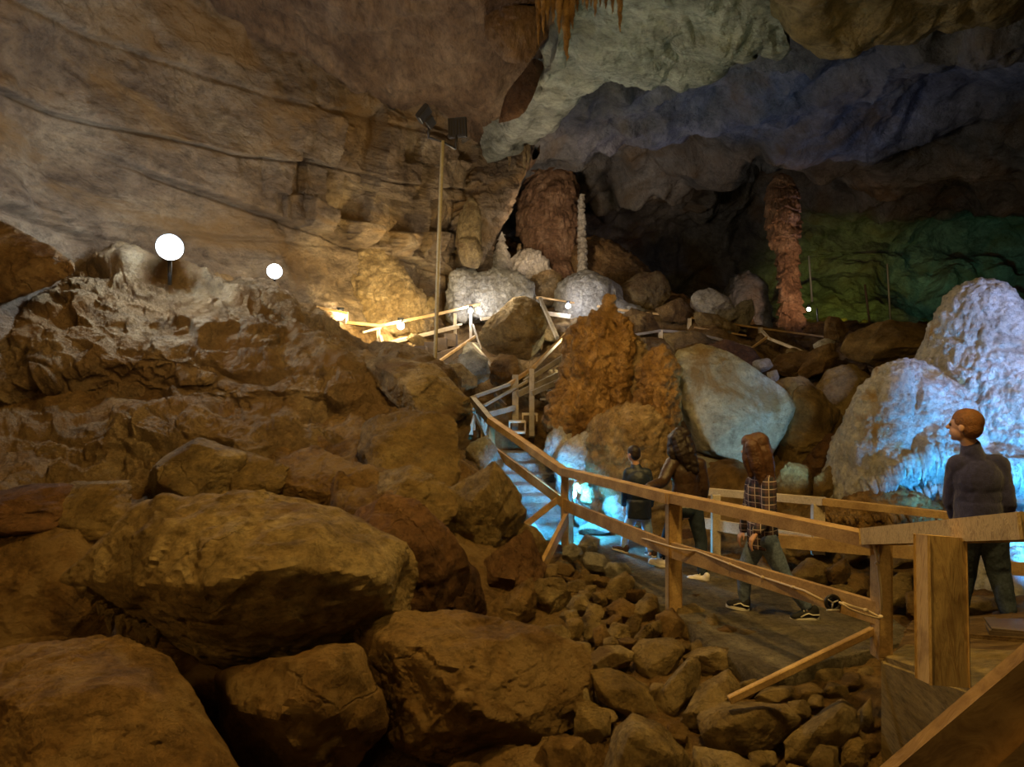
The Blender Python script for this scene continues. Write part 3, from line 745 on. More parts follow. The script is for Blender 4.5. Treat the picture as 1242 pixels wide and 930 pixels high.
big = [
 ([(-60, 815), (0, 798), (60, 783), (130, 780), (190, 800), (240, 860), (285, 930), (310, 1010), (-60, 1010)], 3.7, 'rust-brown boulder filling the bottom left corner', 'ochre2', dict(lod=6, thick=1.2, tilt=.8, front=[(40, 880, .35), (150, 860, .35), (210, 930, .3), (100, 980, .45)])),
 ([(-60, 645), (0, 640), (60, 640), (140, 652), (150, 690), (120, 745), (60, 782), (0, 800), (-60, 800)], 6.05, 'dark brown boulder at the left edge above the corner boulder', 'ochre2', dict(lod=5, tilt=.4, fd=.12)),
 ([(425, 775), (480, 745), (560, 750), (650, 765), (705, 790), (722, 840), (695, 880), (620, 903), (545, 925), (490, 900), (445, 860)], 4.75, 'broad rusty boulder in the bottom centre with a rough cavity', 'ochre2', dict(lod=6, thick=1.2, tilt=.5, amp=.07, front=[(480, 800, .3), (560, 790, .3), (640, 800, .3), (600, 850, .6), (520, 870, .55), (520, 830, .5), (680, 840, .25), (470, 850, .3)])),
 ([(245, 815), (330, 818), (430, 785), (452, 830), (463, 880), (425, 930), (385, 965), (300, 960), (262, 880)], 4.45, 'angular boulder wedged under the huge pale-topped boulder', 'ochre2', dict(lod=5, thick=.9)),
 ([(425, 612), (500, 600), (540, 640), (572, 690), (580, 762), (520, 772), (480, 765), (470, 690), (430, 650)], 6.0, 'reddish boulder behind the right end of the huge boulder', 'redclay', dict(lod=5)),
 ([(525, 640), (540, 602), (598, 563), (630, 590), (638, 622), (630, 655), (566, 692), (545, 682)], 7.7, 'smooth yellow-brown boulder carrying the lower stair post', 'ochre3', dict(lod=5, fd=.35)),
 ([(448, 578), (500, 571), (548, 598), (546, 622), (520, 645), (450, 618)], 7.3, 'low brown boulder left of the one carrying the stair post', 'ochre', dict(lod=5)),
 ([(447, 512), (500, 508), (545, 508), (551, 560), (541, 596), (500, 585), (452, 575), (440, 545)], 8.3, 'square-cut block with a pale right edge below the overhang', 'ochre', dict(lod=5, sharp=50, fd=.25)),
 ([(440, 442), (478, 438), (525, 448), (548, 470), (568, 492), (545, 514), (505, 510), (480, 480)], 9.8, 'tan-spotted slab leaning out over the square-cut block', 'ochre3', dict(lod=5, fd=.3)),
 ([(178, 582), (205, 556), (240, 536), (292, 552), (285, 590), (250, 610), (188, 602)], 7.2, 'flat tilted slab behind the huge boulder', 'ochre3', dict(lod=5, sharp=50, amp=.03)),
 ([(268, 596), (296, 552), (345, 568), (335, 604), (290, 612)], 7.35, 'narrow slab split from the flat tilted slab', 'ochre', dict(lod=5, sharp=50, amp=.03)),
 ([(45, 636), (90, 590), (152, 588), (150, 640), (100, 655)], 6.5, 'tawny block in front of the left crevice', 'ochre', dict(lod=5, sharp=50, amp=.03)),
 ([(-30, 608), (30, 592), (85, 590), (60, 640), (-30, 650)], 6.4, 'dark flat stone at the left edge beside the tawny block', 'redclay', dict(lod=5)),
 ([(330, 570), (380, 545), (430, 570), (440, 610), (400, 622), (340, 612)], 7.6, 'brown humped rock behind the huge boulder', 'ochre2', dict(lod=5, amp=.07)),
 ([(-60, 285), (0, 266), (30, 284), (95, 320), (90, 334), (40, 346), (0, 366), (-60, 380)], 9.1, 'dark overhanging rock at the left edge', 'ochre2', dict(lod=5, grow=1.0, fd=.2)),
 ([(500, 500), (530, 505), (552, 545), (560, 600), (540, 600), (520, 560)], 9.0, 'pale lit rib of rock beside the lower stair', 'pale', dict(lod=5)),
 ([(575, 590), (555, 545), (590, 530), (612, 560), (600, 600)], 9.9, 'pale greenish rock left of the steps', 'pale', dict(lod=5)),
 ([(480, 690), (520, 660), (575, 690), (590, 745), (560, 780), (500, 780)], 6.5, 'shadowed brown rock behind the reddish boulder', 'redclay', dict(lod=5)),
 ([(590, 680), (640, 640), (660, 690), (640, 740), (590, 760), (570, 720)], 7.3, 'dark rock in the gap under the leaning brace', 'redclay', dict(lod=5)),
 ([(614, 672), (622, 636), (650, 640), (668, 668), (655, 690), (640, 700), (620, 692)], 7.9, 'brown rock under the foot of the steps', 'ochre3', dict(lod=5)),
 ([(560, 760), (600, 745), (645, 700), (650, 745), (620, 775)], 6.6, 'brown rock behind the foot of the leaning brace', 'ochre2', dict(lod=5)),
 ([(632, 745), (640, 712), (655, 702), (682, 703), (692, 725), (698, 738), (682, 752), (655, 765)], 6.9, 'tan wedge-shaped rock right of the leaning brace', 'ochre3', dict(lod=5)),
 # centre
 ([(583, 405), (597, 388), (622, 362), (636, 360), (650, 368), (661, 392), (655, 420), (642, 434), (605, 432), (586, 420)], 14, 'big brown rock with a whitish left flank below the upper railing', 'ochre3', dict(lod=5)),
 ([(592, 452), (605, 430), (625, 432), (634, 448), (626, 464), (600, 470)], 13.3, 'small rusty rock under the big whitish-flanked rock', 'ochre2', dict(lod=5)),
 ([(516, 462), (525, 446), (558, 440), (576, 456), (578, 468), (560, 474), (535, 472)], 12.3, 'rounded grey-tan rock at the foot of the light mast', 'ochre3', dict(lod=5)),
 ([(545, 440), (572, 425), (590, 436), (594, 458), (578, 466), (560, 445)], 13.0, 'grey rock behind the foot of the light mast', 'pale', dict(lod=5)),
 ([(748, 352), (772, 334), (800, 329), (814, 352), (806, 372), (785, 380), (760, 372)], 19, 'tan boulder with a pale top in front of the dark chamber', 'ochre3', dict(lod=5)),
 ([(690, 300), (720, 292), (750, 325), (762, 345), (730, 355), (700, 345)], 21.5, 'dark slope rock right of the thin ribbed column', 'ochre2', dict(lod=5)),
 ([(838, 368), (842, 355), (860, 350), (885, 362), (896, 385), (880, 392), (850, 388)], 17.2, 'pale boulder beyond the upper right railing', 'palestone', dict(lod=5)),
 ([(890, 385), (895, 366), (912, 362), (914, 380), (905, 402), (892, 398)], 17.6, 'pinkish upright stone beside the pale boulder', 'palestone', dict(lod=5)),
 ([(840, 378), (868, 382), (898, 398), (890, 408), (850, 402)], 16.8, 'flat tan rock below the pale boulder', 'ochre3', dict(lod=5)),
 ([(795, 375), (825, 362), (842, 380), (835, 392), (805, 388)], 17, 'small brown rock behind the walkway post', 'ochre2', dict(lod=5)),
 ([(757, 385), (790, 380), (800, 398), (780, 410), (758, 404)], 15.5, 'brown stone right of the orange stalagmite tip', 'ochre2', dict(lod=5)),
 ([(760, 412), (800, 408), (815, 425), (800, 440), (765, 432)], 13.6, 'flat brown stone below the walkway post', 'ochre3', dict(lod=5)),
 ([(805, 405), (845, 402), (870, 415), (860, 435), (820, 432)], 14.2, 'ochre rock at the top of the pale slab', 'ochre', dict(lod=5)),
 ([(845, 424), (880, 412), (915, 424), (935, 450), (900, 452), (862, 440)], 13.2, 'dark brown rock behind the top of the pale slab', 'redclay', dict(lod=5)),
 ([(935, 448), (945, 430), (975, 425), (1000, 432), (990, 452), (955, 458)], 13.4, 'rusty rock left of the flat orange boulder', 'ochre2', dict(lod=5)),
 ([(968, 452), (985, 425), (1010, 416), (1020, 430), (1005, 450), (980, 458)], 13.0, 'dark rusty rock under the stone perch', 'ochre2', dict(lod=5)),
 ([(1000, 398), (1004, 382), (1018, 386), (1028, 400), (1020, 415), (1000, 412)], 14.5, 'small dark perched rock left of the flat orange boulder', 'ochre2', dict(lod=5)),
 ([(1020, 425), (1030, 402), (1080, 389), (1130, 396), (1140, 418), (1120, 442), (1075, 446), (1035, 436)], 12.2, 'flat-topped orange boulder left of the white flowstone cone', 'ochre', dict(lod=5)),
 ([(990, 470), (1005, 448), (1038, 440), (1060, 462), (1052, 500), (1030, 520), (1000, 495)], 11.6, 'upright ochre rock left of the white flowstone', 'ochre', dict(lod=5)),
 ([(930, 470), (965, 458), (995, 475), (1030, 520), (1035, 560), (990, 585), (945, 570), (935, 520)], 11.0, 'large ochre rock beside the pale slab', 'ochre', dict(lod=5)),
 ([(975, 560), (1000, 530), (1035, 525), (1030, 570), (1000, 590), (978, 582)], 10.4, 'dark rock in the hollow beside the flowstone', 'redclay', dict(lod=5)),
 ([(940, 585), (955, 562), (980, 568), (992, 600), (985, 618), (945, 612)], 9.8, 'ochre rock behind the far railing', 'ochre', dict(lod=5)),
 ([(988, 580), (1010, 562), (1018, 580), (1020, 604), (1000, 618), (988, 605)], 9.5, 'small ochre rock at the foot of the flowstone', 'ochre', dict(lod=5)),
 ([(912, 438), (932, 434), (938, 444), (925, 452), (914, 448)], 12.3, 'small bluish stone on top of the pale slab', 'pale', dict(lod=3)),
 ([(930, 452), (942, 448), (946, 462), (934, 466)], 12.0, 'small pale chip above the right tip of the pale slab', 'pale', dict(lod=3)),
 ([(985, 418), (1000, 410), (1014, 414), (1004, 424), (990, 428)], 13.6, 'small pale flat stone beside the flat orange boulder', 'palestone', dict(lod=3)),
 # pale slab
 ([(818, 470), (822, 425), (850, 418), (885, 428), (925, 455), (955, 476), (965, 492), (945, 530), (925, 572), (880, 560), (845, 545)], 10.6, 'large pale slab with a smooth bluish lower face behind the people', 'pale', dict(lod=6, sharp=60, amp=.025, thick=1.3, strata=0, front=[(850, 470, .1), (895, 470, .14), (945, 491, .16), (862, 545, .5), (905, 506, .34), (880, 520, .42)])),
 ([(845, 552), (880, 562), (925, 574), (945, 602), (955, 625), (860, 625), (842, 590)], 10.3, 'grey-green block under the large pale slab', 'pale', dict(lod=5, sharp=50, amp=.03)),
]
for row in big:
    ol, Y, lab, mt, kw = row
    cx = sum(p[0] for p in ol)/len(ol); cy = sum(p[1] for p in ol)/len(ol)
    kw = dict(kw); kw['sharp'] = 90; kw.setdefault('grow', 1.03)
    if cx < 520 and 330 < cy < 640:      # the left mound: broad slabs lying on the slope, bedded into each other
        kw.setdefault('tilt', .8); kw.setdefault('fd', .28); kw['grow'] = 1.14; kw['thick'] = 1.6
    if 'large pale slab' in lab: kw['chipmin'] = .93
    boulder(ol, Y, lab, mt, **kw)

# ------------------------------------------------------------------ rubble below the walkway
def yr(py): return float(np.interp(py, [640, 660, 700, 750, 800, 850, 900, 940], [8.7, 8.3, 7.15, 6.05, 5.25, 4.62, 4.2, 3.95]))
named = [
 ([(718, 815), (740, 811), (782, 830), (798, 868), (764, 868), (728, 848)], 'long rusty stone lying diagonally in the rubble', 'ochre'),
 ([(792, 848), (816, 822), (836, 797), (850, 803), (846, 836), (815, 876), (798, 868)], 'upright leaning stone right of the long rusty stone', 'ochre3'),
 ([(828, 797), (850, 786), (882, 786), (900, 798), (884, 815), (842, 822)], 'flat cracked stone beside the gravel patch', 'ochre3'),
 ([(735, 940), (746, 890), (768, 870), (800, 882), (850, 935), (845, 1000), (740, 1000)], 'domed yellow stone at the bottom edge of the rubble', 'ochre3'),
 ([(824, 876), (850, 832), (882, 812), (896, 835), (866, 878), (840, 882)], 'tan stone leaning against the flat cracked stone', 'ochre3'),
 ([(850, 868), (880, 853), (950, 856), (968, 872), (952, 895), (920, 915), (858, 905)], 'big split stone with a dark red-brown right face', 'ochre3'),
 ([(845, 908), (890, 915), (935, 940), (930, 990), (845, 990)], 'pale stone under the big split stone', 'ochre3'),
 ([(955, 897), (985, 872), (1018, 850), (1036, 860), (1042, 888), (1010, 905), (985, 935), (955, 925)], 'pointed stone with a streaked dark face near the timber wall', 'ochre3'),
 ([(766, 790), (778, 776), (815, 775), (830, 788), (815, 815), (795, 828), (774, 818)], 'large flat-faced stone in the middle of the rubble', 'ochre3'),
 ([(712, 800), (728, 785), (752, 783), (768, 792), (762, 808), (735, 814), (716, 812)], 'blunt stone above the long rusty stone', 'ochre3'),
 ([(1043, 862), (1056, 846), (1060, 890), (1046, 893)], 'small upright stone against the timber wall', 'ochre3'),
]
for ol, lab, mt in named:
    cy = sum(p[1] for p in ol)/len(ol)
    boulder(ol, yr(min(cy, 935)), lab, mt, lod=5, tilt=.5, sharp=120, grow=1.06, chipmin=.72, chips=10, amp=.035, name='stone', cat='stone')
small = [(694, 671, 26, 24, 0, 'palestone', 'pale round stone at the foot of the corner stair post'), (714, 662, 26, 26, 20, 'palestone', 'pale faceted stone at the walkway edge, next to the round one'), (724, 682, 38, 22, 10, 'palestone', 'pale flat stone just below the faceted one'),
 (749, 692, 34, 22, 5, 'palestone', 'flat grey-topped stone on the walkway edge'), (750, 716, 48, 32, -32, 'ochre3', 'tilted brown slab under the flat grey-topped stone')]
for cx, cy, w, h, r, mt, lab in small: stone(cx, cy, w, h, r, yr(cy), lab, mt, seed=2, lod=4)
G1 = 'loose stones of the rubble heap'
rub = [(700, 711, 24, 14, 0), (718, 703, 20, 12, 5), (704, 735, 28, 22, 0), (755, 742, 32, 28, 0), (782, 741, 30, 36, 10), (697, 765, 20, 26, 0), (716, 760, 24, 30, -30), (730, 772, 20, 24, 0),
 (750, 768, 24, 26, 0), (767, 763, 18, 28, 10), (785, 770, 42, 16, -40), (814, 765, 36, 42, 0), (836, 748, 34, 26, -20), (843, 768, 26, 24, 0), (708, 722, 16, 10, 0), (733, 706, 22, 14, 0), (684, 690, 26, 14, 20), (728, 726, 20, 16, 30),
 (862, 765, 26, 34, -10), (880, 776, 28, 30, 20), (905, 778, 26, 26, 0), (913, 804, 28, 26, -10), (850, 785, 22, 20, 0), (745, 755, 18, 16, 0), (675, 770, 30, 22, 0), (700, 790, 34, 22, 10), (722, 742, 20, 16, 10), (772, 722, 22, 14, 0),
 (797, 842, 22, 26, 30), (975, 843, 44, 22, -10), (1000, 822, 40, 20, 0), (1034, 832, 34, 24, 10), (940, 846, 44, 26, -15), (1015, 840, 26, 20, 20), (1052, 820, 22, 20, 0), (955, 878, 26, 22, 0), (1000, 925, 36, 34, 0), (1040, 915, 30, 34, 15),
 (970, 860, 26, 20, 0), (1030, 905, 26, 22, 0), (925, 925, 30, 26, 0), (870, 835, 24, 24, 0), (905, 838, 30, 20, -20), (1058, 905, 18, 26, 0), (1020, 945, 40, 30, 0), (965, 945, 40, 30, 0), (690, 815, 40, 30, 10), (675, 920, 60, 50, 0), (718, 880, 40, 34, 20), (620, 800, 30, 20, 0),
 (664, 695, 22, 20, 0), (668, 768, 26, 18, 0), (690, 748, 22, 14, 0), (736, 722, 14, 12, 0), (716, 716, 14, 12, 0), (760, 780, 20, 14, 0), (742, 780, 18, 14, 0), (825, 786, 20, 14, 0), (803, 790, 18, 14, 0), (843, 728, 20, 14, 0),
 (700, 845, 26, 26, 0), (712, 862, 24, 20, 0), (735, 868, 26, 18, 30), (822, 888, 22, 24, 0), (1010, 870, 20, 18, 0), (1042, 870, 16, 20, 0), (990, 850, 20, 14, 0), (952, 860, 18, 12, 0)]
for i, (cx, cy, w, h, r) in enumerate(rub):
    mt = ['ochre3', 'ochre', 'ochre3', 'ochre2'][i % 4]
    stone(cx, cy, w*1.22, h*1.22, r, yr(min(940, cy))+.05, 'small brown angular stone in the rubble heap below the walkway', mt, seed=i, lod=4, group=G1)
# rocks of the low bank behind the walkway
bank = [(876, 705, 26, 60, 0, 7.9, 'ochre2'), (902, 700, 40, 34, 0, 7.6, 'ochre'), (935, 704, 60, 36, 5, 7.3, 'ochre3'), (984, 700, 56, 50, 0, 7.1, 'ochre3'), (1018, 696, 36, 40, 0, 7.0, 'ochre2'), (1020, 722, 50, 30, 0, 6.8, 'ochre'), (1042, 708, 30, 30, 0, 6.9, 'ochre2'),
 (1092, 715, 36, 46, 0, 6.6, 'ochre3'), (1118, 735, 40, 40, 0, 6.3, 'ochre2'), (990, 668, 50, 26, 0, 7.9, 'ochre'), (950, 672, 44, 24, 0, 8.0, 'ochre3'), (1040, 670, 50, 26, 0, 7.8, 'ochre2'), (905, 665, 40, 30, 0, 8.4, 'ochre2'), (1095, 680, 60, 24, 0, 7.4, 'ochre3'),
 (1145, 700, 50, 40, 0, 7.0, 'ochre2'), (1130, 665, 50, 22, 0, 8.0, 'pale'), (1060, 738, 34, 24, 0, 6.6, 'ochre3'), (965, 640, 60, 26, 0, 8.6, 'ochre2'), (880, 640, 50, 30, 0, 9, 'ochre2'), (1190, 735, 50, 26, 0, 6.6, 'ochre3'), (840, 655, 40, 30, 0, 8.9, 'redclay'), (1000, 735, 40, 18, 0, 6.7, 'ochre2'), (925, 725, 40, 16, 0, 7.1, 'ochre2')]
for i, (cx, cy, w, h, r, Y, mt) in enumerate(bank):
    stone(cx, cy, w, h, r, Y, 'brown rock in the low bank behind the walkway', mt, seed=50+i, lod=4, group='rocks of the bank behind the walkway', name='rock', cat='rock')
# rubble slopes higher up
rng = random.Random(5)
for i in range(46):
    if i < 20: px = rng.uniform(490, 720); py0 = rng.uniform(400, 480); Y = np.interp(py0, [400, 480], [17, 12.6])
    elif i < 36: px = rng.uniform(760, 1010); py0 = rng.uniform(398, 432); Y = np.interp(py0, [398, 432], [17.5, 13.5])
    else: px = rng.uniform(545, 600); py0 = rng.uniform(500, 560); Y = np.interp(py0, [500, 560], [12, 10.4])
    p = at(px, py0, float(Y)); z = float(ground_z(p.x, p.y)[0]); py = 465-(z-CAM_H)*F/Y
    w = rng.uniform(14, 34); 
    stone(px, py-w*.15, w, w*rng.uniform(.55, .9), rng.uniform(-25, 25), float(Y), 'small tan stone on the slope under the upper walkway', ['ochre3', 'ochre', 'pale', 'ochre2'][i % 4], seed=i+300, lod=3, group='stones on the slope under the upper walkway')
# ------------------------------------------------------------------ flowstone
def union_formation(name, parts, vsize, mat, label, cat, seed=0, scal=.03, lump=.05, group=None, extra=None, smooth=6, slim=1.0):
    bm = bmesh.new()
    for prof, Y, kw in parts:
        prof = [(a, b, c*slim) for a, b, c in prof]
        V, Fc = loft(prof, Y, nt=48, nz=60, lump=kw.get('lump', .03), depth=kw.get('depth', 1), seed=kw.get('seed', 0))
        vs = [bm.verts.new(v) for v in V.tolist()]
        for f in Fc: bm.faces.new([vs[k] for k in f])
    bmesh.ops.recalc_face_normals(bm, faces=bm.faces[:])
    V, Fc, N = vox(bm, vsize, smooth)
    d = fbm(V*1.3, 4, seed)*lump
    # scales: rows of little drip scallops
    Q = V*np.array([6, 6, 3.2])
    cv, ce = cells(Q+fbm(V*3, 2, seed+3)[:, None]*.6, seed+2)
    d += np.clip(ce*2.2, 0, 1)*scal+(cv-.5)*scal*.6
    d += fbm(V*14, 3, seed+6)*scal*.5
    if extra is not None: d = d+extra(V, N)
    # knobs and small hanging curtains
    q2 = V*np.array([9, 9, 4.5])+fbm(V*4, 2, seed+8)[:, None]*.8
    c2, e2 = cells(q2, seed+9); d += np.clip(e2*3, 0, 1)*scal*.8
    d += ridged(V*np.array([3.2, 3.2, 2.0]), 4, seed+10, .6)*lump*.45
    V = V+N*d[:, None]
    o = mesh_np(name, V, Fc, M[mat], None)
    return tag(o, label, cat, group)

# the great white flowstone on the right
parts = [
 ([(1188, 345, 14), (1188, 352, 27), (1188, 372, 38), (1190, 400, 52), (1196, 430, 68), (1206, 470, 98), (1214, 520, 125), (1222, 560, 150), (1228, 590, 162), (1235, 610, 150), (1240, 640, 140), (1240, 720, 150)], 10.2, dict(seed=3)),
 ([(1100, 448, 26), (1104, 462, 42), (1110, 490, 62), (1118, 530, 84), (1120, 570, 96), (1118, 596, 100), (1128, 612, 92), (1134, 640, 86), (1140, 720, 90)], 9.7, dict(seed=5, depth=.8)),
 ([(1350, 470, 60), (1350, 520, 120), (1350, 600, 170), (1350, 720, 180)], 10.4, dict(seed=6)),
 ([(1084, 448, 16), (1074, 470, 24), (1066, 520, 36), (1054, 570, 42), (1046, 612, 40)], 9.5, dict(seed=7, depth=1.2)),
]
FR = [(1000, 640), (1052, 597), (1070, 582), (1090, 566), (1110, 553), (1130, 547), (1150, 549), (1170, 556), (1200, 562), (1260, 566)]
def undercut(V, N):
    """the lower tier is set back under the fringe line"""
    px = 621+V[:, 0]/V[:, 1]*F; py = 465-(V[:, 2]-CAM_H)/V[:, 1]*F
    f = np.interp(px, [a[0] for a in FR], [a[1] for a in FR])
    t = np.clip((py-f)/6, 0, 1); back = np.clip((-N[:, 1]-.1)*3, 0, 1)*np.clip((px-1040)/25, 0, 1)
    lip = np.exp(-((py-f+5)/10)**2)*.10
    return (-.26*t+lip)*back
flow = union_formation('white_flowstone_mound', parts, .035, 'whiteflow', 'huge white flowstone mound with two humps, lit blue, behind the man', 'flowstone', seed=81, scal=.034, lump=.09, extra=undercut)
def fringe_line(pts, n, Y, ln, w, seed):
    rng = random.Random(seed); out = []
    xs = [p[0] for p in pts]; ys = [p[1] for p in pts]
    for i in range(n):
        px = xs[0]+(xs[-1]-xs[0])*(i+rng.uniform(-.3, .3))/(n-1); py = float(np.interp(px, xs, ys))
        out.append((px, py+rng.uniform(-3, 3), ln*rng.uniform(.5, 1.3), w*rng.uniform(.7, 1.4)))
    return out
def hang_on(parent, pts, mat, seed, back=.05, lim=(7, 12)):
    """icicle fringe hung where each drip meets the mound's surface"""
    me = parent.data; loc = Vector(parent.location)
    from mathutils.bvhtree import BVHTree
    bvh = BVHTree.FromPolygons([v.co+loc for v in me.vertices], [tuple(p.vertices) for p in me.polygons])
    rng = random.Random(seed); bm = bmesh.new(); cam = Vector((0, 0, CAM_H))
    for px, py, ln, w in pts:
        d = (at(px, py, 10)-cam).normalized()
        hit = bvh.ray_cast(cam, d)
        if hit[0] is None: continue
        p0 = hit[0]+Vector((0, .03, .03)); sc = p0.y/F
        p1 = p0+Vector((rng.uniform(-.01, .01), -.05, -ln*sc))
        rings = []
        for t, k in ((0, 1.2), (.3, 1), (.65, .6), (1, .12)):
            p = p0.lerp(p1, t)+Vector((0, -.06*math.sin(t*3.1)*1.0, 0)); r = w*sc*k
            rings.append([bm.verts.new(p+Vector((math.cos(2*PI*q/7)*r, math.sin(2*PI*q/7)*r, 0))) for q in range(7)])
        for i in range(3):
            for q in range(7): bm.faces.new((rings[i][q], rings[i+1][q], rings[i+1][(q+1) % 7], rings[i][(q+1) % 7]))
        bm.faces.new(rings[0]); bm.faces.new(rings[3][::-1])
    bmesh.ops.recalc_face_normals(bm, faces=bm.faces[:])
    return build('drip_fringe', bm, M[mat], parent, smooth=True)
f1 = fringe_line([(a, b-5) for a, b in FR[1:]], 46, 9, 30, 4.4, 3)
f2 = fringe_line([(1100, 600), (1130, 588), (1160, 592)], 14, 9, 20, 3.2, 4)
f3 = fringe_line([(1178, 566), (1242, 560)], 14, 9, 44, 3.6, 5)
hang_on(flow, f1+f2+f3, 'whiteflow', 9)
# blue pool shelf in front of the mound
union_formation('flowstone_apron', [([(1235, 655, 60), (1235, 668, 90), (1240, 700, 110), (1240, 760, 115)], 8.0, dict(depth=.6)), ([(1120, 646, 40), (1110, 656, 70), (1110, 690, 80)], 8.7, dict(depth=.5))], .03, 'whiteflow',
                'low pale flowstone apron at the foot of the white mound', 'flowstone', seed=85, scal=.03, lump=.05)
ob = union_formation('flowstone_ledge', [([(1075, 618, 66), (1078, 626, 84), (1078, 640, 80), (1078, 655, 70)], 8.9, dict(depth=.5, lump=.06))], .028, 'orange', 'orange flowstone ledge with hanging drips behind the far railing', 'flowstone', seed=86, scal=.03, lump=.06)
hang_on(ob, fringe_line([(1000, 628), (1060, 626), (1150, 628)], 34, 8.7, 16, 3.2, 8), 'orange', 12)

# centre: orange stalagmites on their flowstone foot
union_formation('orange_stalagmite', [
 ([(739, 361, 5), (738, 370, 9), (737, 382, 12), (733, 392, 22), (726, 400, 32), (722, 420, 35), (720, 440, 37), (716, 462, 41), (712, 480, 45), (708, 500, 52), (706, 520, 50), (708, 540, 42), (722, 560, 26), (728, 590, 16)], 10.9, dict(lump=.09, seed=2)),
 ([(752, 385, 4), (757, 395, 7), (756, 420, 10), (752, 470, 12), (748, 500, 13), (745, 530, 12)], 10.55, dict(lump=.08, seed=4)),
 ([(690, 500, 14), (686, 515, 20), (690, 535, 16)], 10.5, dict(lump=.08)),
], .022, 'orange', 'tall orange stalagmite with a pointed tip in the centre of the cave', 'stalagmite', seed=91, scal=.06, lump=.12, slim=.84)
union_formation('orange_stalagmite', [([(765, 408, 5), (768, 425, 12), (766, 450, 18), (768, 480, 20), (766, 505, 18), (766, 530, 14)], 10.8, dict(lump=.09, seed=6))], .022, 'orangepale', 'narrow tan stalagmite between the two orange ones', 'stalagmite', seed=92, scal=.06, lump=.12, slim=.84)
union_formation('orange_stalagmite', [
 ([(801, 428, 7), (801, 436, 17), (800, 450, 22), (800, 470, 22), (799, 478, 26), (798, 500, 25), (799, 510, 23), (800, 525, 19), (803, 550, 13), (803, 570, 9)], 10.2, dict(lump=.08, seed=8)),
 ([(780, 478, 6), (778, 488, 14), (780, 505, 12)], 10.1, dict(lump=.08))], .022, 'orange', 'shorter rounded orange stalagmite right of the tall one', 'stalagmite', seed=93, scal=.06, lump=.12, slim=.84)
union_formation('flowstone_boss', [
 ([(765, 500, 22), (764, 510, 36), (762, 530, 44), (764, 555, 48), (768, 580, 52), (775, 600, 56), (780, 640, 62), (782, 670, 60)], 9.9, dict(lump=.07, seed=9)),
 ([(812, 540, 14), (812, 560, 24), (808, 600, 32), (806, 660, 34)], 9.7, dict(lump=.08, seed=10))], .03, 'orangepale', 'bulging tan flowstone boss behind the boy', 'flowstone', seed=94, scal=.05, lump=.10)
union_formation('flowstone_mass', [
 ([(706, 536, 20), (708, 546, 30), (712, 570, 36), (722, 610, 40), (724, 660, 44)], 10.1, dict(lump=.06, seed=11, depth=.6)),
 ([(730, 600, 18), (732, 612, 28), (734, 640, 36), (734, 668, 38)], 9.7, dict(lump=.08, seed=13, depth=.6)),
 ([(682, 518, 8), (680, 528, 14), (682, 545, 18), (688, 560, 16)], 10.4, dict(lump=.07, seed=12))], .03, 'palestone', 'low pale flowstone mass beside the steps, lit blue', 'flowstone', seed=95, scal=.03, lump=.12)
for i, (cx, cy, w, h, r, Y, mt, lab) in enumerate([
 (706, 588, 14, 22, 20, 9.1, 'ochre2', 'small dark stone sitting in the blue light beside the corner stair post'), (713, 602, 20, 24, 15, 9.0, 'ochre3', 'brown wedge stone glowing in front of the blue lamp'),
 (748, 614, 36, 36, 0, 9.3, 'palestone', 'round pale stone in the blue light left of the boy'), (742, 585, 24, 40, 0, 9.6, 'palestone', 'upright pale stone behind the round one'),
 (712, 622, 34, 30, 0, 9.4, 'palestone', 'blunt pale stone right of the foot of the steps'), (722, 640, 40, 18, 0, 9.2, 'palestone', 'flat pale stone under the blue lamp'), (646, 645, 20, 22, 0, 9.2, 'pale', 'pale cheek stone at the lower end of the steps')]):
    stone(cx, cy, w, h, r, Y, lab, mt, seed=400+i, lod=4)

# background formations
formation('giant_stalagmite', [(668, 150, 24), (670, 165, 26), (672, 178, 20), (672, 190, 17), (671, 200, 23), (669, 218, 31), (666, 240, 37), (666, 262, 38), (667, 285, 36), (668, 300, 33), (668, 320, 36), (668, 345, 50)], 22, 'redcol',
          'giant red-brown bell-shaped stalagmite reaching the ceiling', 'stalagmite', nt=300, nz=460, seed=5, flute=.22, ledge=.2, ledges=6, lump=.13)
formation('ribbed_column', [(706, 236, 3), (705, 250, 4), (706, 290, 5), (707, 340, 6), (708, 350, 8)], 20.5, 'palestone', 'thin pale ribbed stalagmite right of the giant one', 'stalagmite', nt=48, nz=260, seed=6, ledge=.5, ledges=16, lump=.15)
formation('tall_column', [(948, 213, 7), (948, 222, 13), (948, 235, 18), (949, 262, 20), (950, 285, 18), (954, 305, 13), (957, 340, 12), (958, 365, 13), (959, 392, 14), (960, 412, 14)], 20, 'redcol', 'tall club-shaped reddish stalagmite right of the dark chamber', 'stalagmite', nt=200, nz=480, seed=7, flute=.35, ledge=.34, ledges=13, lump=.12)
formation('cone_stalagmite', [(609, 281, 1.5), (609, 288, 3), (608, 300, 7), (608, 318, 12), (608, 332, 13), (608, 340, 12)], 19.5, 'palestone', 'white cone stalagmite left of the giant one', 'stalagmite', nt=90, nz=200, seed=8, ledge=.3, ledges=6, lump=.12)
formation('cone_stalagmite', [(569, 300, 2), (569, 310, 5), (569, 325, 8), (570, 336, 9)], 18.9, 'palestone', 'small ribbed white stalagmite beside the cliff', 'stalagmite', nt=60, nz=140, seed=9, ledge=.3, ledges=6, lump=.12)
formation('cone_stalagmite', [(560, 290, 3), (560, 305, 6), (560, 330, 7), (560, 336, 7)], 19.1, 'palestone', 'small blunt white stalagmite against the cliff', 'stalagmite', nt=60, nz=140, seed=10, ledge=.3, ledges=4, lump=.12)
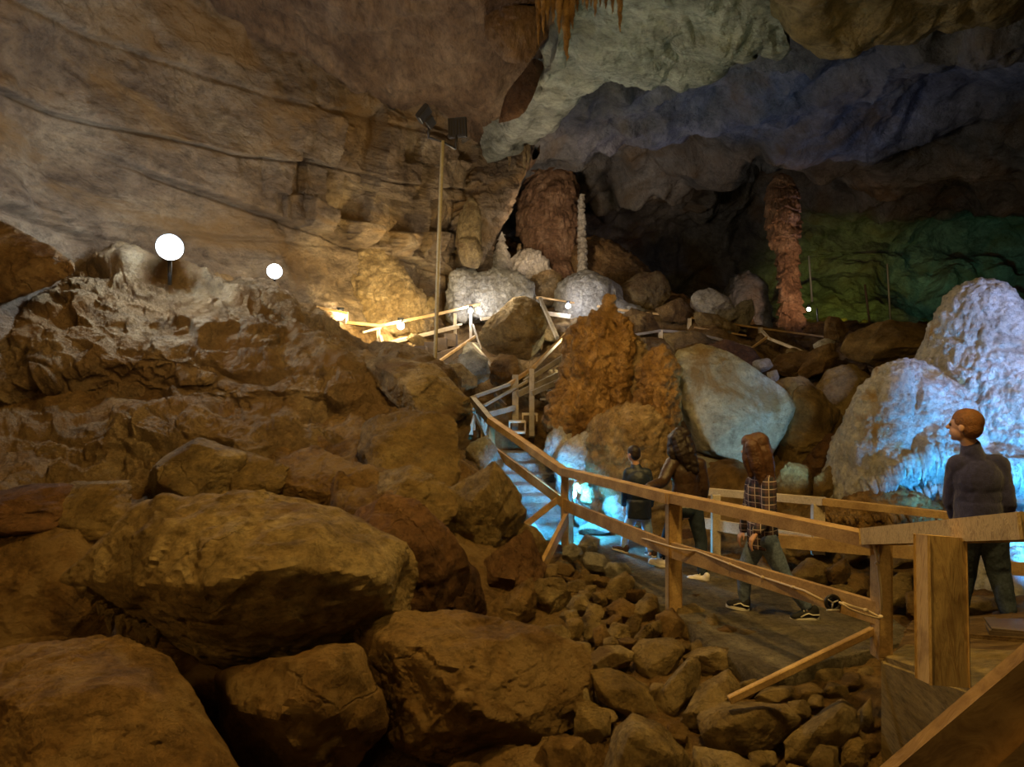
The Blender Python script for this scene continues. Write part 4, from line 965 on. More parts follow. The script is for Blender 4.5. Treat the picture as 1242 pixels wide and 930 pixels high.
formation('cone_stalagmite', [(630, 296, 2), (630, 308, 4), (630, 322, 5)], 21, 'orangepale', 'thin tan stalagmite at the foot of the giant one', 'stalagmite', nt=48, nz=80, seed=12, ledge=.2, ledges=4, lump=.12)
union_formation('flowstone_dome', [([(640, 312, 12), (640, 320, 20), (640, 335, 26), (640, 350, 28)], 20, dict(lump=.1, seed=14))], .06, 'palestone', 'pinkish flowstone lump below the giant stalagmite', 'flowstone', seed=96, scal=.06, lump=.15)
union_formation('flowstone_dome', [([(604, 331, 14), (602, 336, 30), (600, 346, 42), (600, 362, 47), (600, 385, 52)], 18, dict(lump=.06, seed=15, depth=.6)), ([(562, 334, 14), (562, 360, 18), (562, 390, 18)], 17.9, dict(lump=.08))], .06, 'palestone', 'white flowstone curtain behind the upper railing, under the cone stalagmites', 'flowstone', seed=97, scal=.05, lump=.12)
union_formation('flowstone_dome', [([(712, 340, 24), (714, 348, 36), (714, 368, 42), (714, 392, 44)], 18.6, dict(lump=.05, seed=16, depth=.7)), ([(752, 368, 10), (762, 380, 26), (764, 396, 28)], 18.3, dict(lump=.05, depth=.6))], .06, 'palestone', 'smooth bluish-white flowstone dome behind the orange stalagmite tip', 'flowstone', seed=98, scal=.03, lump=.1)
union_formation('flowstone_dome', [([(665, 340, 20), (665, 352, 28), (665, 370, 30)], 19.3, dict(lump=.1, seed=17))], .06, 'orangepale', 'brown flowstone lump between the two white domes', 'flowstone', seed=99, scal=.05, lump=.12)
union_formation('yellow_flowstone', [([(440, 298, 18), (440, 306, 38), (440, 330, 50), (438, 350, 64), (438, 370, 78), (436, 405, 90)], 17.0, dict(lump=.08, seed=18, depth=.42))], .05, 'orangepale', 'yellow fluted flowstone on the cliff above the lit railing', 'flowstone', seed=100, scal=.05, lump=.12)
union_formation('dark_slope', [([(720, 298, 20), (724, 315, 46), (728, 345, 62), (730, 370, 66)], 22.6, dict(lump=.08, seed=19))], .08, 'ochre2', 'dark flowstone slope at the foot of the giant stalagmite', 'flowstone', seed=101, scal=.05, lump=.2)
union_formation('dark_arch', [([(905, 338, 12), (905, 350, 22), (906, 375, 26), (906, 404, 27)], 22, dict(lump=.08, seed=20))], .07, 'greywall', 'dark rounded rock mass left of the tall reddish stalagmite', 'rock', seed=102, scal=.05, lump=.15)

# rough corner where the cliff turns into the dark recess
boulder([(560, 225), (600, 185), (650, 168), (640, 200), (612, 235), (598, 270), (585, 320), (560, 330), (548, 280)], 18.3, 'craggy pink-brown corner of the cliff left of the dark recess', 'brownwall', lod=6, amp=.10, thick=1.6, fd=.7, name='cliff_corner', cat='rock', strata=.1)
boulder([(552, 300), (556, 262), (572, 232), (584, 262), (584, 300), (574, 318)], 17.5, 'smooth leaning slab at the foot of the cliff corner', 'ochre3', lod=4, amp=.04, name='rock_slab', cat='rock')
boulder([(558, 322), (556, 290), (578, 284), (586, 308), (580, 326)], 17.3, 'small slab below the leaning slab', 'ochre3', lod=4, amp=.04, name='rock_slab', cat='rock')

# stalactites along the break in the ceiling
GS = 'thin stalactites along the ceiling break'
def stalactite(px, py0, py1, w, Y, mat, label=None, seed=0, group=GS, name='stalactite'):
    n = 12
    prof = [(px+math.sin(k*1.7+seed)*w*.12, py1+(py0-py1)*k/n, w*(.08+.92*(k/n)**.8)) for k in range(n+1)]
    if label: group = None
    formation(name, prof, Y, mat, label or 'thin ochre stalactite hanging in the cluster at the top centre', 'stalactite', group, nt=28, nz=60, seed=seed, flute=.5, ledge=.12, ledges=7, lump=.14, cap=.1)
stalactite(687, -14, 73, 9, 10.8, 'orange', 'longest ochre stalactite at the top centre', 1)
stalactite(752, -14, 38, 5, 10.8, 'orange', 'single long stalactite right of the main cluster', 2)
for i, (px, p1, w) in enumerate([(664, 30, 5), (671, 26, 5), (678, 40, 6), (694, 34, 6), (700, 14, 4), (712, 12, 4), (722, 20, 4), (735, 10, 3.5), (743, 16, 3.5), (659, 44, 4.5), (653, 56, 5), (717, 8, 3), (707, 6, 3), (728, 8, 3), (683, 22, 6)]):
    stalactite(px, -14, p1, w, 10.75+.1*math.sin(i*2), 'orange', seed=10+i)
stalactite(636, 178, 212, 3.2, 17.6, 'orangepale', 'pale stalactite left of the giant stalagmite top', 40)
stalactite(641, 176, 205, 3.0, 17.6, 'orangepale', 'stubby pale stalactite touching the longer pale one', 41)
stalactite(618, 190, 208, 2.2, 17.6, 'orangepale', 'short pale stalactite above the dark recess', 42)
# rusty drapery hanging at the ceiling step
boulder([(603, 152), (612, 118), (634, 88), (648, 70), (656, 60), (660, 78), (650, 100), (640, 128), (628, 142), (616, 140)], 13.6, 'rusty drapery lobe hanging from the ceiling step', 'redclay', thick=.5, fd=.15, lod=5, amp=.05, name='rock_drapery', cat='rock')
boulder([(585, 20), (620, 0), (655, 0), (664, 40), (650, 60), (640, 78), (615, 75), (590, 50)], 11.5, 'rounded brown bulge of ceiling rock left of the stalactites', 'ceilbrown', thick=.9, fd=.3, lod=5, amp=.08, name='ceiling_bulge', cat='rock')
# ------------------------------------------------------------------ railings, stairs, platform
def R3(t): return at(*t)
def part(parent, name, a, b, w, h, mat='wood', **k):
    return build(name, B(R3(a) if not isinstance(a, Vector) else a, R3(b) if not isinstance(b, Vector) else b, w, h, **k), M[mat], parent)

# front railing along the walkway edge
fr = empty('front_railing', at(817, 740, 6.2), 'long brown timber handrail in front of the walking people', 'railing')
part(fr, 'post', (817, 742, 6.22), (817, 604, 6.22), .125, .115, bev=.01)
part(fr, 'post', (685, 664, 8.6), (685, 577, 8.6), .09, .09)
part(fr, 'post', (692, 666, 8.72), (692, 582, 8.72), .07, .05, 'woodgrey')
part(fr, 'post', (597, 578, 10.5), (597, 512, 10.5), .09, .09)
part(fr, 'post', (1069, 795, 4.22), (1069, 657, 4.22), .085, .09, bev=.008)
part(fr, 'top_rail', (573, 484, 12), (598, 514, 10.45), .10, .10, 'woodgrey')
part(fr, 'top_rail', (595, 510, 10.5), (688, 575, 8.55), .11, .085)
part(fr, 'top_rail', (682, 571, 8.6), (818, 605, 6.15), .12, .085)
part(fr, 'top_rail', (814, 603, 6.2), (1064, 656, 4.2), .12, .075)
part(fr, 'lower_rail', (599, 546, 10.4), (688, 613, 8.5), .04, .12)
part(fr, 'lower_rail', (684, 612, 8.6), (818, 668, 6.12), .04, .13)
part(fr, 'lower_rail', (816, 667, 6.12), (1068, 744, 4.2), .04, .13)
part(fr, 'brace', (687, 628, 8.45), (620, 764, 6.75), .05, .12)
part(fr, 'brace', (712, 578, 8.78), (638, 636, 8.62), .04, .06)
part(fr, 'brace', (596, 542, 10.4), (536, 583, 9.4), .05, .08)
# conduit along the lower rail
def tubeobj(name, pts, r, mat, parent=None, label=None, cat=None, seg=8, group=None):
    bm = tube(bmesh.new(), pts, r, seg)
    o = build(name, bm, M[mat], parent, smooth=True)
    if label: tag(o, label, cat, group)
    return o
M['cable'] = plain('aged_white_cable', (.62, .5, .36), .5)
M['black'] = plain('black_metal', (.015, .015, .016), .45)
cb = empty('rope_cable', at(900, 690, 5.4), 'pale cable clipped along the lower board of the front railing', 'cable')
pts = [(690, 616, 8.5), (735, 637, 7.6), (770, 650, 6.9), (818, 664, 6.02), (828, 666, 5.95), (845, 668, 5.85), (885, 684, 5.45), (925, 700, 5.15), (962, 712, 4.85), (975, 716, 4.75), (998, 728, 4.6)]
pts = [at(x, y, Y-.06) for x, y, Y in pts]
tubeobj('cable', pts, .009, 'cable', cb)
p2 = [at(x, y, 4.14) for x, y in [(1022, 731), (1035, 736), (1050, 740), (1062, 746), (1067, 748), (1069, 740), (1068, 715), (1065, 690), (1063, 672), (1059, 660)]]
tubeobj('cable', p2, .009, 'cable', cb)
tubeobj('cable', [at(x, y, 4.12) for x, y in [(1018, 730), (1030, 738), (1048, 745), (1066, 750)]], .007, 'cable', cb)
for q in (pts[6], pts[8], at(1050, 740, 4.13), at(1068, 748, 4.13), at(1064, 683, 4.13), at(925, 700, 5.08)):
    bm = bmesh.new(); ball(bm, q, (.017, .014, .014)); build('clip', bm, M['cable'], cb, smooth=True)
def ring(bm, c, nrm, R, r, n=24, m=8):
    nrm = Vector(nrm).normalized(); s = nrm.orthogonal().normalized(); u = nrm.cross(s); g = []
    for i in range(n):
        a = 2*PI*i/n; d = s*math.cos(a)+u*math.sin(a)
        g.append([bm.verts.new(Vector(c)+d*(R+r*math.cos(2*PI*j/m))+nrm*r*math.sin(2*PI*j/m)) for j in range(m)])
    for i in range(n):
        for j in range(m):
            bm.faces.new((g[i][j], g[(i+1) % n][j], g[(i+1) % n][(j+1) % m], g[i][(j+1) % m]))
def disc(bm, c, nrm, R, t, n=24):
    nrm = Vector(nrm).normalized()
    tube(bm, [Vector(c)-nrm*t/2, Vector(c)+nrm*t/2], R, n)
sp = empty('cable_spool', at(1010, 731, 4.5), 'small round black fitting on the lower board near the railing corner', 'fitting')
bm = bmesh.new(); ring(bm, at(1010, 731, 4.45), (0, -1, .1), .046, .012); build('rim', bm, M['black'], sp, smooth=True)
bm = bmesh.new(); disc(bm, at(1010, 731, 4.48), (0, -1, .1), .036, .03); build('hub', bm, M['black'], sp, smooth=True)
M['steelw'] = plain('worn_white_metal', (.55, .52, .47), .4, .3)
bm = bmesh.new()
for k in range(3):
    a = k*2*PI/3+.4; tube(bm, [at(1010, 731, 4.44), at(1010, 731, 4.44)+Vector((math.cos(a)*.04, 0, math.sin(a)*.04))], .005, 6)
tube(bm, [at(1003, 740, 4.43), at(1018, 740, 4.43)], .008, 8)
build('spoke', bm, M['steelw'], sp, smooth=True)

# near railing: corner to the camera's right
M['nearwood'] = grain_wood('knotty_timber', (.38, .25, .10), (.62, .45, .20), (0, .9, 0))
M['postwood'] = grain_wood('knotty_post_timber', (.40, .24, .09), (.62, .42, .17), (0, PI/2, 0))
nr = empty('near_railing', at(1143, 822, 2.85), 'thick near handrail of light timber at the right edge', 'railing')
a = at(1057, 651, 4.2); b = at(1262, 638, 2.45)
build('top_rail', B(a, b, .13, .085, bev=.008), M['nearwood'], nr)
build('post', B(at(1143, 826, 2.86), at(1140, 652, 2.95), .16, .10, bev=.008), M['postwood'], nr)
# strut from the corner post down to the rubble
tag(build('timber_strut', B(at(1068, 760, 4.25), at(884, 849, 4.25), .04, .05), M['wood']), 'long thin timber running from the railing corner down over the rubble', 'timber')
# timber platform
def prism(corners, depth, bev=.02):
    bm = bmesh.new(); t = [bm.verts.new(c) for c in corners]; l = [bm.verts.new(Vector((c[0], c[1], c[2]-depth))) for c in corners]
    n = len(t); bm.faces.new(t); bm.faces.new(l[::-1])
    for i in range(n): bm.faces.new((t[i], l[i], l[(i+1) % n], t[(i+1) % n]))
    bmesh.ops.recalc_face_normals(bm, faces=bm.faces[:])
    if bev: bmesh.ops.bevel(bm, geom=bm.edges[:], offset=bev, segments=2, affect='EDGES')
    return bm
M['platwood'] = rock_mat('weathered_platform_timber', (.26, .175, .06), (.42, .30, .12), (.54, .40, .18), 2.2, .35, crack=0, stretch=(.6, .6, 3), fine=.6)
M['treadwood'] = rock_mat('weathered_tread_timber', (.11, .06, .025), (.24, .145, .06), (.38, .25, .11), 1.6, .7, crack=0, stretch=(.8, 3.5, 3), rot=(0, 0, .35), fine=.8)
pf = empty('timber_platform', at(1150, 900, 3.4), 'worn timber platform carrying the near railing post', 'platform')
build('side_wall', prism([at(1067, 797, 4.15), at(1262, 862, 2.7), at(1300, 850, 2.9), at(1262, 790, 3.9), at(1095, 780, 4.5)], 1.3, .03), M['platwood'], pf)
build('tread', prism([at(1085, 790, 4.3), at(1262, 838, 3.0), at(1290, 775, 4.4), at(1098, 764, 4.9)], .14, .015), M['treadwood'], pf)
build('tread', prism([at(1096, 763, 4.85), at(1290, 778, 4.2), at(1300, 738, 5.5), at(1104, 752, 5.5)], .16, .015), M['treadwood'], pf)
build('tread', prism([at(1200, 762, 4.5), at(1290, 770, 4.3), at(1300, 746, 5.3), at(1190, 748, 5.3)], .1, .015), M['bark'], pf)
bw = empty('foreground_beam', at(1200, 930, 1.7), 'big blurred timber beam rising across the bottom right corner', 'timber')
M['beamwood'] = grain_wood('foreground_beam_timber', (.30, .18, .065), (.44, .28, .11), (0, .75, 0), .5)
build('upper_board', B(at(1055, 1040, 1.75), at(1330, 820, 1.5), .10, .20, bev=.02), M['beamwood'], bw)
build('lower_board', B(at(1120, 1130, 1.68), at(1370, 925, 1.43), .12, .26, bev=.02), M['beamwood'], bw)

# far railing behind the people
fb = empty('far_railing', at(995, 670, 7.4), 'plain low timber railing behind the people at the far side of the walkway', 'railing')
part(fb, 'top_rail', (858, 596, 8.4), (1000, 608, 7.4), .09, .07, 'woodpale')
part(fb, 'top_rail', (998, 608, 7.4), (1152, 625, 6.8), .09, .06)
part(fb, 'post', (992, 672, 7.45), (992, 611, 7.45), .13, .06, 'woodpale')
part(fb, 'post', (868, 700, 8.2), (868, 600, 8.2), .1, .07, 'woodpale')
part(fb, 'lower_rail', (853, 634, 8.3), (985, 656, 7.45), .04, .12, 'woodpale')
part(fb, 'lower_rail', (940, 655, 7.6), (1145, 672, 6.85), .09, .13, 'wood')
part(fb, 'lower_rail', (1215, 688, 6.9), (1262, 692, 6.7), .04, .12, 'wood')

# the steps up from the walkway
st = empty('stone_steps', at(650, 640, 9.6), 'flight of steps climbing left from the blue-lit corner', 'steps')
for i in range(8):
    t = i/7.0
    pyt = 642-(642-549)*t; Y = 9.25+2.6*t
    x0 = 655-58*t; x1 = 700-40*t if i < 6 else 660-3*(i-6)
    a = at(x0, pyt, Y); b = at(x1+8, pyt, Y)
    z = a.z; run = .40
    c = [Vector((a.x, Y, z)), Vector((b.x, Y, z)), Vector((b.x-.05, Y+run, z)), Vector((a.x-.12, Y+run, z))]
    build('step', prism(c, .17, .015), M['palestone'], st)
# lower-left pale timbers by the stair head
sl = empty('stair_railing', at(573, 527, 11.5), 'bleached timber railing bits left of the stair head', 'railing')
part(sl, 'post', (575, 527, 11.6), (575, 482, 12.0), .05, .05, 'woodpale')
part(sl, 'post', (571, 527, 11.4), (573, 505, 11.4), .07, .04, 'woodpale')
part(sl, 'top_rail', (545, 491, 11.5), (577, 496, 11.7), .05, .09, 'woodpale')
part(sl, 'post', (585, 548, 11.2), (585, 504, 11.4), .05, .05, 'woodpale')
part(sl, 'brace', (577, 503, 11.5), (594, 540, 11), .04, .05, 'woodpale')
part(sl, 'post', (578, 560, 11.5), (590, 512, 11.4), .04, .04, 'woodpale')
# second flight, climbing right behind the orange stalagmite
sf = empty('upper_flight', at(645, 530, 12.4), 'grey timber flight climbing right behind the tall orange stalagmite', 'stairs')
part(sf, 'handrail', (573, 482, 12), (618, 466, 12.6), .06, .06, 'woodgrey')
part(sf, 'handrail', (616, 467, 12.6), (648, 445, 13.2), .06, .07, 'wood')
part(sf, 'handrail', (646, 447, 13.2), (697, 394, 14.6), .06, .07, 'wood')
part(sf, 'handrail', (587, 492, 12.2), (640, 462, 12.8), .05, .05, 'woodgrey')
part(sf, 'handrail', (636, 463, 12.8), (703, 420, 13.9), .06, .09, 'woodgrey')
part(sf, 'stringer', (628, 478, 12.6), (700, 444, 13.8), .06, .12, 'woodgrey')
part(sf, 'stringer', (645, 477, 12.5), (703, 451, 13.5), .06, .1, 'woodgrey')
part(sf, 'lower_rail', (588, 504, 12), (625, 494, 12.4), .05, .1, 'woodgrey')
part(sf, 'post', (625, 525, 12.4), (625, 455, 12.8), .12, .08, 'woodgrey')
part(sf, 'post', (645, 530, 12.2), (645, 448, 12.8), .10, .08, 'woodgrey')
part(sf, 'post', (683, 450, 13.7), (683, 422, 13.7), .07, .05, 'woodpale')
part(sf, 'brace', (684, 446, 13.6), (697, 422, 13.6), .05, .05, 'woodpale')
for k, (x0, x1, y, Y) in enumerate([(617, 637, 511, 12.1), (617, 637, 524, 11.9), (633, 652, 502, 12.5), (655, 672, 484, 12.9), (664, 676, 474, 13.2)]):
    part(sf, 'tread', (x0, y, Y), (x1, y, Y), .28, .04, 'woodpale' if k < 3 else 'woodgrey')
for x, y0, y1, Y in [(618, 524, 511, 12.05), (637, 524, 511, 12.05), (634, 511, 502, 12.3), (651, 511, 502, 12.3)]:
    part(sf, 'riser_post', (x, y0, Y), (x, y1, Y), .03, .03, 'woodpale')
part(sf, 'brace', (600, 478, 12.7), (613, 492, 12.5), .04, .05, 'bark')

# upper walkway railing, left wing
ul = empty('upper_railing', at(459, 425, 15.8), 'lit timber railing climbing from the left towards the big back stalagmites', 'railing')
def rl(pts, w, h, mat, name, parent):
    for p, q in zip(pts[:-1], pts[1:]): part(parent, name, p, q, w, h, mat, bev=.004)
rl([(350, 366, 14.6), (421, 380, 15.2)], .07, .06, 'wood', 'top_rail', ul)
rl([(421, 378, 15.2), (421, 392, 15.2)], .05, .05, 'woodpale', 'post', ul)
rl([(420, 391, 15.2), (460, 395, 15.7), (530, 381, 16.6), (571, 371, 17.2), (622, 363, 17.8), (657, 361, 18)], .09, .07, 'wood', 'top_rail', ul)
rl([(440, 403, 15.4), (462, 397, 15.8)], .05, .05, 'woodpale', 'lower_rail', ul)
rl([(368, 388, 14.6), (392, 392, 14.9)], .05, .05, 'woodpale', 'lower_rail', ul)
rl([(450, 421, 15.5), (556, 396, 16.8)], .07, .09, 'woodpale', 'stringer', ul)
rl([(468, 417, 15.9), (560, 393, 17.1)], .05, .05, 'woodpale', 'lower_rail', ul)
for x, y0, y1, Y in [(459, 426, 396, 15.8), (571, 420, 372, 17.2), (552, 416, 380, 17), (657, 372, 361, 18)]:
    part(ul, 'post', (x, y0, Y), (x, y1, Y), .07, .07, 'woodpale')
part(ul, 'brace', (461, 408, 15.6), (470, 439, 15.2), .07, .1, 'woodpale')
part(ul, 'lower_rail', (583, 387, 17), (605, 384, 17.2), .05, .08, 'woodpale')
part(ul, 'brace', (655, 362, 17.8), (676, 410, 15.5), .07, .08, 'woodgrey')
part(ul, 'brace', (573, 394, 16.9), (583, 425, 16), .05, .07, 'woodgrey')
# saw-tooth stringer stairs below it
ss = empty('dark_stairs', at(510, 440, 15), 'dark timber stairs with a saw-tooth side under the lit railing', 'stairs')
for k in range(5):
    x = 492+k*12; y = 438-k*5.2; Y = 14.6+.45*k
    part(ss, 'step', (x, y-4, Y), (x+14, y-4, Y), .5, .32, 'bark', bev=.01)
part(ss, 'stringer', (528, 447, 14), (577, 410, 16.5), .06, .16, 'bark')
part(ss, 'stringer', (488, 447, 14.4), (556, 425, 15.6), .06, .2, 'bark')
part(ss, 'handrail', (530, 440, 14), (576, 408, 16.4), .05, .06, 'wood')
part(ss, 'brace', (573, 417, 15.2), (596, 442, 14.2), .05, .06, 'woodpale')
# upper walkway railing, right wing
ur = empty('upper_railing', at(802, 425, 16), 'thin far railing running right past the orange stalagmite tip to the tall reddish stalagmite', 'railing')
rl([(657, 361, 18), (700, 368, 18), (760, 377, 17.8), (842, 386, 17.2), (920, 398, 17.4), (1003, 409, 18)], .07, .05, 'wood', 'top_rail', ur)
rl([(664, 380, 17.6), (692, 384, 17.4)], .06, .1, 'woodpale', 'lower_rail', ur)
rl([(757, 408, 15.2), (801, 401, 15.4), (842, 404, 15.6), (912, 422, 15.8)], .07, .06, 'woodgrey', 'lower_rail', ur)
rl([(842, 397, 16.2), (905, 407, 16.4)], .05, .04, 'wood', 'lower_rail', ur)
rl([(924, 401, 16.5), (932, 410, 16), (972, 426, 15)], .05, .05, 'woodpale', 'brace', ur)
rl([(930, 409, 15.9), (912, 422, 15.6)], .04, .04, 'wood', 'brace', ur)
for x, y0, y1, Y in [(801, 424, 400, 15.4), (836, 404, 386, 17), (922, 404, 397, 17.2)]:
    part(ur, 'post', (x, y0, Y), (x, y1, Y), .09, .07, 'woodpale')
part(ur, 'brace', (768, 432, 13.6), (778, 443, 13.4), .06, .07, 'woodpale')
part(ur, 'brace', (778, 443, 13.4), (788, 432, 13.6), .06, .07, 'woodpale')

# ------------------------------------------------------------------ light mast with two dark floodlights
M['mast'] = plain('painted_mast', (.36, .3, .17), .6, var=.2)
M['darkmetal'] = plain('dark_lamp_metal', (.028, .025, .024), .5, .4)
M['glass'] = plain('dark_lamp_glass', (.03, .03, .035), .15)
lm = empty('light_mast', at(527, 460, 12), 'tall thin tan mast with two dark floodlights on its crossbar', 'light mast')
tubeobj('pole', [at(527, 460, 12), at(529, 400, 12.03), at(532, 300, 12.06), at(537, 171, 12.1)], .034, 'mast', lm, seg=12)
tubeobj('crossbar', [at(519, 166, 12.0), at(537, 172, 12.1), at(552, 180, 12.2)], .022, 'darkmetal', lm)
l1 = tubeobj('lamp_arm', [at(520, 168, 12.0), at(520, 152, 12.0)], .024, 'darkmetal', lm)
def panel(c, n, upv, w, h, t, parent):
    n = Vector(n).normalized(); upv = Vector(upv); s = n.cross(upv).normalized(); u = s.cross(n)
    def box(cc, ww, hh, tt, bev):
        bm = bmesh.new(); bmesh.ops.create_cube(bm, size=1)
        for v in bm.verts: v.co = cc+s*v.co.x*ww+u*v.co.y*hh+n*v.co.z*tt
        bmesh.ops.bevel(bm, geom=bm.edges[:], offset=bev, segments=2, affect='EDGES'); return bm
    hd = build('floodlight', box(Vector(c), w, h, t, .01), M['darkmetal'], parent)
    g = build('lens', box(Vector(c)+n*t*.52, w*.86, h*.86, .01, .003), M['glass'], None); g.parent = hd; g.matrix_parent_inverse = Matrix.Translation(-Vector(parent.location)) if False else Matrix()
    # the lens is built in world coordinates; its thing's own offset is undone here
    bpy.context.view_layer.update()
    g.matrix_parent_inverse = hd.matrix_world.inverted()
    for k in range(5):
        f = box(Vector(c)-n*t*.62+s*(k-2)*w*.18, .012, h*.8, .03, .002); fo = build('fin', f, M['darkmetal'], None); fo.parent = hd; fo.matrix_parent_inverse = hd.matrix_world.inverted()
    return hd
panel(at(514, 138, 12.0), (.75, -.2, -.62), (.6, 0, .8), .26, .30, .08, lm)
panel(at(522, 148, 11.9), (.72, -.25, -.65), (.62, 0, .78), .28, .17, .05, lm)
tubeobj('lamp_arm', [at(552, 181, 12.2), at(554, 164, 12.2)], .024, 'darkmetal', lm)
panel(at(555, 155, 12.2), (.25, .93, .1), (0, 0, 1), .32, .33, .07, lm)

# thin poles in the green chamber
M['polegrey'] = plain('pale_conduit', (.4, .42, .36), .5)
tubeobj('conduit_pole', [at(981, 310, 24), at(985, 366, 24)], .035, 'polegrey', None, 'pale upright conduit right of the tall reddish stalagmite', 'pole')
tubeobj('conduit_pole', [at(992, 400, 22), at(991, 374, 22)], .03, 'black', None, 'short dark pole carrying the tiny white lamp', 'pole')
tubeobj('conduit_pole', [at(1055, 394, 24), at(1049, 345, 24)], .04, 'bark', None, 'dark slim pole against the green wall', 'pole')
tubeobj('conduit_pole', [at(1080, 388, 24), at(1076, 320, 24)], .03, 'polegrey', None, 'palest slim pole nearest the white flowstone cone', 'pole')
# ------------------------------------------------------------------ people
M['skin'] = plain('skin', (.60, .34, .24), .55)
M['denimlight'] = plain('light_blue_denim', (.42, .58, .78), .85, bump=.3, bs_scale=220, var=.2)
M['denimgrey'] = plain('grey_blue_denim', (.15, .20, .30), .85, bump=.3, bs_scale=160, var=.35)
M['denimdark'] = plain('dark_denim', (.02, .034, .055), .85, bump=.3, bs_scale=160, var=.3)
M['denimman'] = plain('washed_dark_denim', (.05, .07, .10), .85, bump=.3, bs_scale=160, var=.45)
M['leather'] = plain('brown_leather', (.05, .026, .014), .42, bump=.5, bs_scale=40, var=.3)
M['greyshirt'] = plain('grey_knit', (.32, .28, .24), .9, bump=.3)
M['navy'] = plain('navy_puffer_cloth', (.018, .026, .045), .5, bump=.4, bs_scale=30)
M['fleece'] = plain('navy_fleece', (.028, .028, .10), .95, bump=.6, bs_scale=120, var=.35, sheen=.3)
M['hairdark'] = plain('dark_brown_hair', (.022, .012, .008), .45, bump=.8, bs_scale=60)
M['hairbrown'] = plain('brown_hair', (.095, .042, .02), .45, bump=.8, bs_scale=60, var=.3)
M['hairginger'] = plain('ginger_brown_hair', (.22, .09, .03), .6, bump=.8, bs_scale=90, var=.3)
M['shoewhite'] = plain('white_leather', (.75, .7, .68), .5)
M['shoeblack'] = plain('black_canvas', (.012, .012, .014), .8)
M['shoebrown'] = plain('dark_brown_suede', (.06, .035, .025), .8)
M['sole'] = plain('white_rubber', (.72, .68, .6), .6)
M['eye'] = plain('eye', (.02, .015, .01), .2)
M['plaid'] = plaid_mat()

def blob(name, bm, size, mat, parent, smooth=6, wrinkle=0.0, seed=0, f=.5, wscale=12):
    V, Fc, N = vox(bm, size, smooth, f)
    if wrinkle: V = V+N*(ridged(V*wscale*np.array([1, 1, .7]), 3, seed)*wrinkle)[:, None]
    return mesh_np(name, V, Fc, M[mat], parent)

def frame_of(fwd):
    f = Vector(fwd).normalized(); r = f.cross(Vector((0, 0, 1))).normalized(); u = r.cross(f).normalized()
    return r, f, u
def add_head(bm, c, fwd, s):
    """skull, jaw, nose, lips, brows, ears; c = middle of the skull, s = head half height"""
    r, f, u = frame_of(fwd); R = Matrix((r, f, u)).transposed()
    c = Vector(c)
    ball(bm, c+u*s*.18-f*s*.08, (s*.70, s*.86, s*.82), 3, R)
    ball(bm, c-u*s*.35+f*s*.16, (s*.55, s*.62, s*.62), 3, R)
    ball(bm, c-u*s*.82+f*s*.48, (s*.22, s*.2, s*.16), 2, R)             # chin
    limb(bm, c+u*s*.12+f*s*.74, s*.09, c-u*s*.2+f*s*.92, s*.13)           # nose
    ball(bm, c+u*s*.2+f*s*.66, (s*.42, s*.16, s*.09), 2, R)               # brow
    ball(bm, c-u*s*.45+f*s*.72, (s*.22, s*.1, s*.07), 2, R)               # lips
    for e in (-1, 1): ball(bm, c+r*s*.70*e-u*s*.08-f*s*.05, (s*.09, s*.17, s*.26), 2, R)
def eyes(c, fwd, s, parent):
    r, f, u = frame_of(fwd); c = Vector(c)
    for e in (-1, 1):
        bm = bmesh.new(); ball(bm, c+r*s*.28*e+f*s*.70+u*s*.02, s*.1); build('eye', bm, M['eye'], parent, smooth=True)
def add_hand(bm, wrist, tip_dir, palm_n, L, curl=.5, thumb=1):
    """palm, four unequal fingers with bends, thumb from the side near the wrist"""
    d = Vector(tip_dir).normalized(); n = Vector(palm_n).normalized(); n = (n-d*n.dot(d)).normalized(); s = d.cross(n).normalized()
    w = Vector(wrist)
    for k in (-1.3, -.45, .45, 1.3): limb(bm, w+s*k*L*.07, L*.085, w+d*L*.5+s*k*L*.115, L*.075)
    for k, ln in zip((-1.5, -.5, .5, 1.5), (.36, .46, .5, .44)):
        p = w+d*L*.5+s*k*L*.11; dd = d.copy(); r = L*.055
        for j, q in enumerate((.45, .32, .23)):
            dd = (dd*math.cos(curl*.8)+n*math.sin(curl*.8)).normalized() if j or curl > .3 else dd
            e = p+dd*ln*L*q*1.1; limb(bm, p, r, e, r*.9); p = e; r *= .88
            n2 = n
    p = w+d*L*.12+s*thumb*L*.12; e = p+(d*.7+s*thumb*.75+n*.25).normalized()*L*.26; limb(bm, p, L*.075, e, L*.06)
    limb(bm, e, L*.06, e+(d*.95+s*thumb*.15+n*.3).normalized()*L*.2, L*.05)

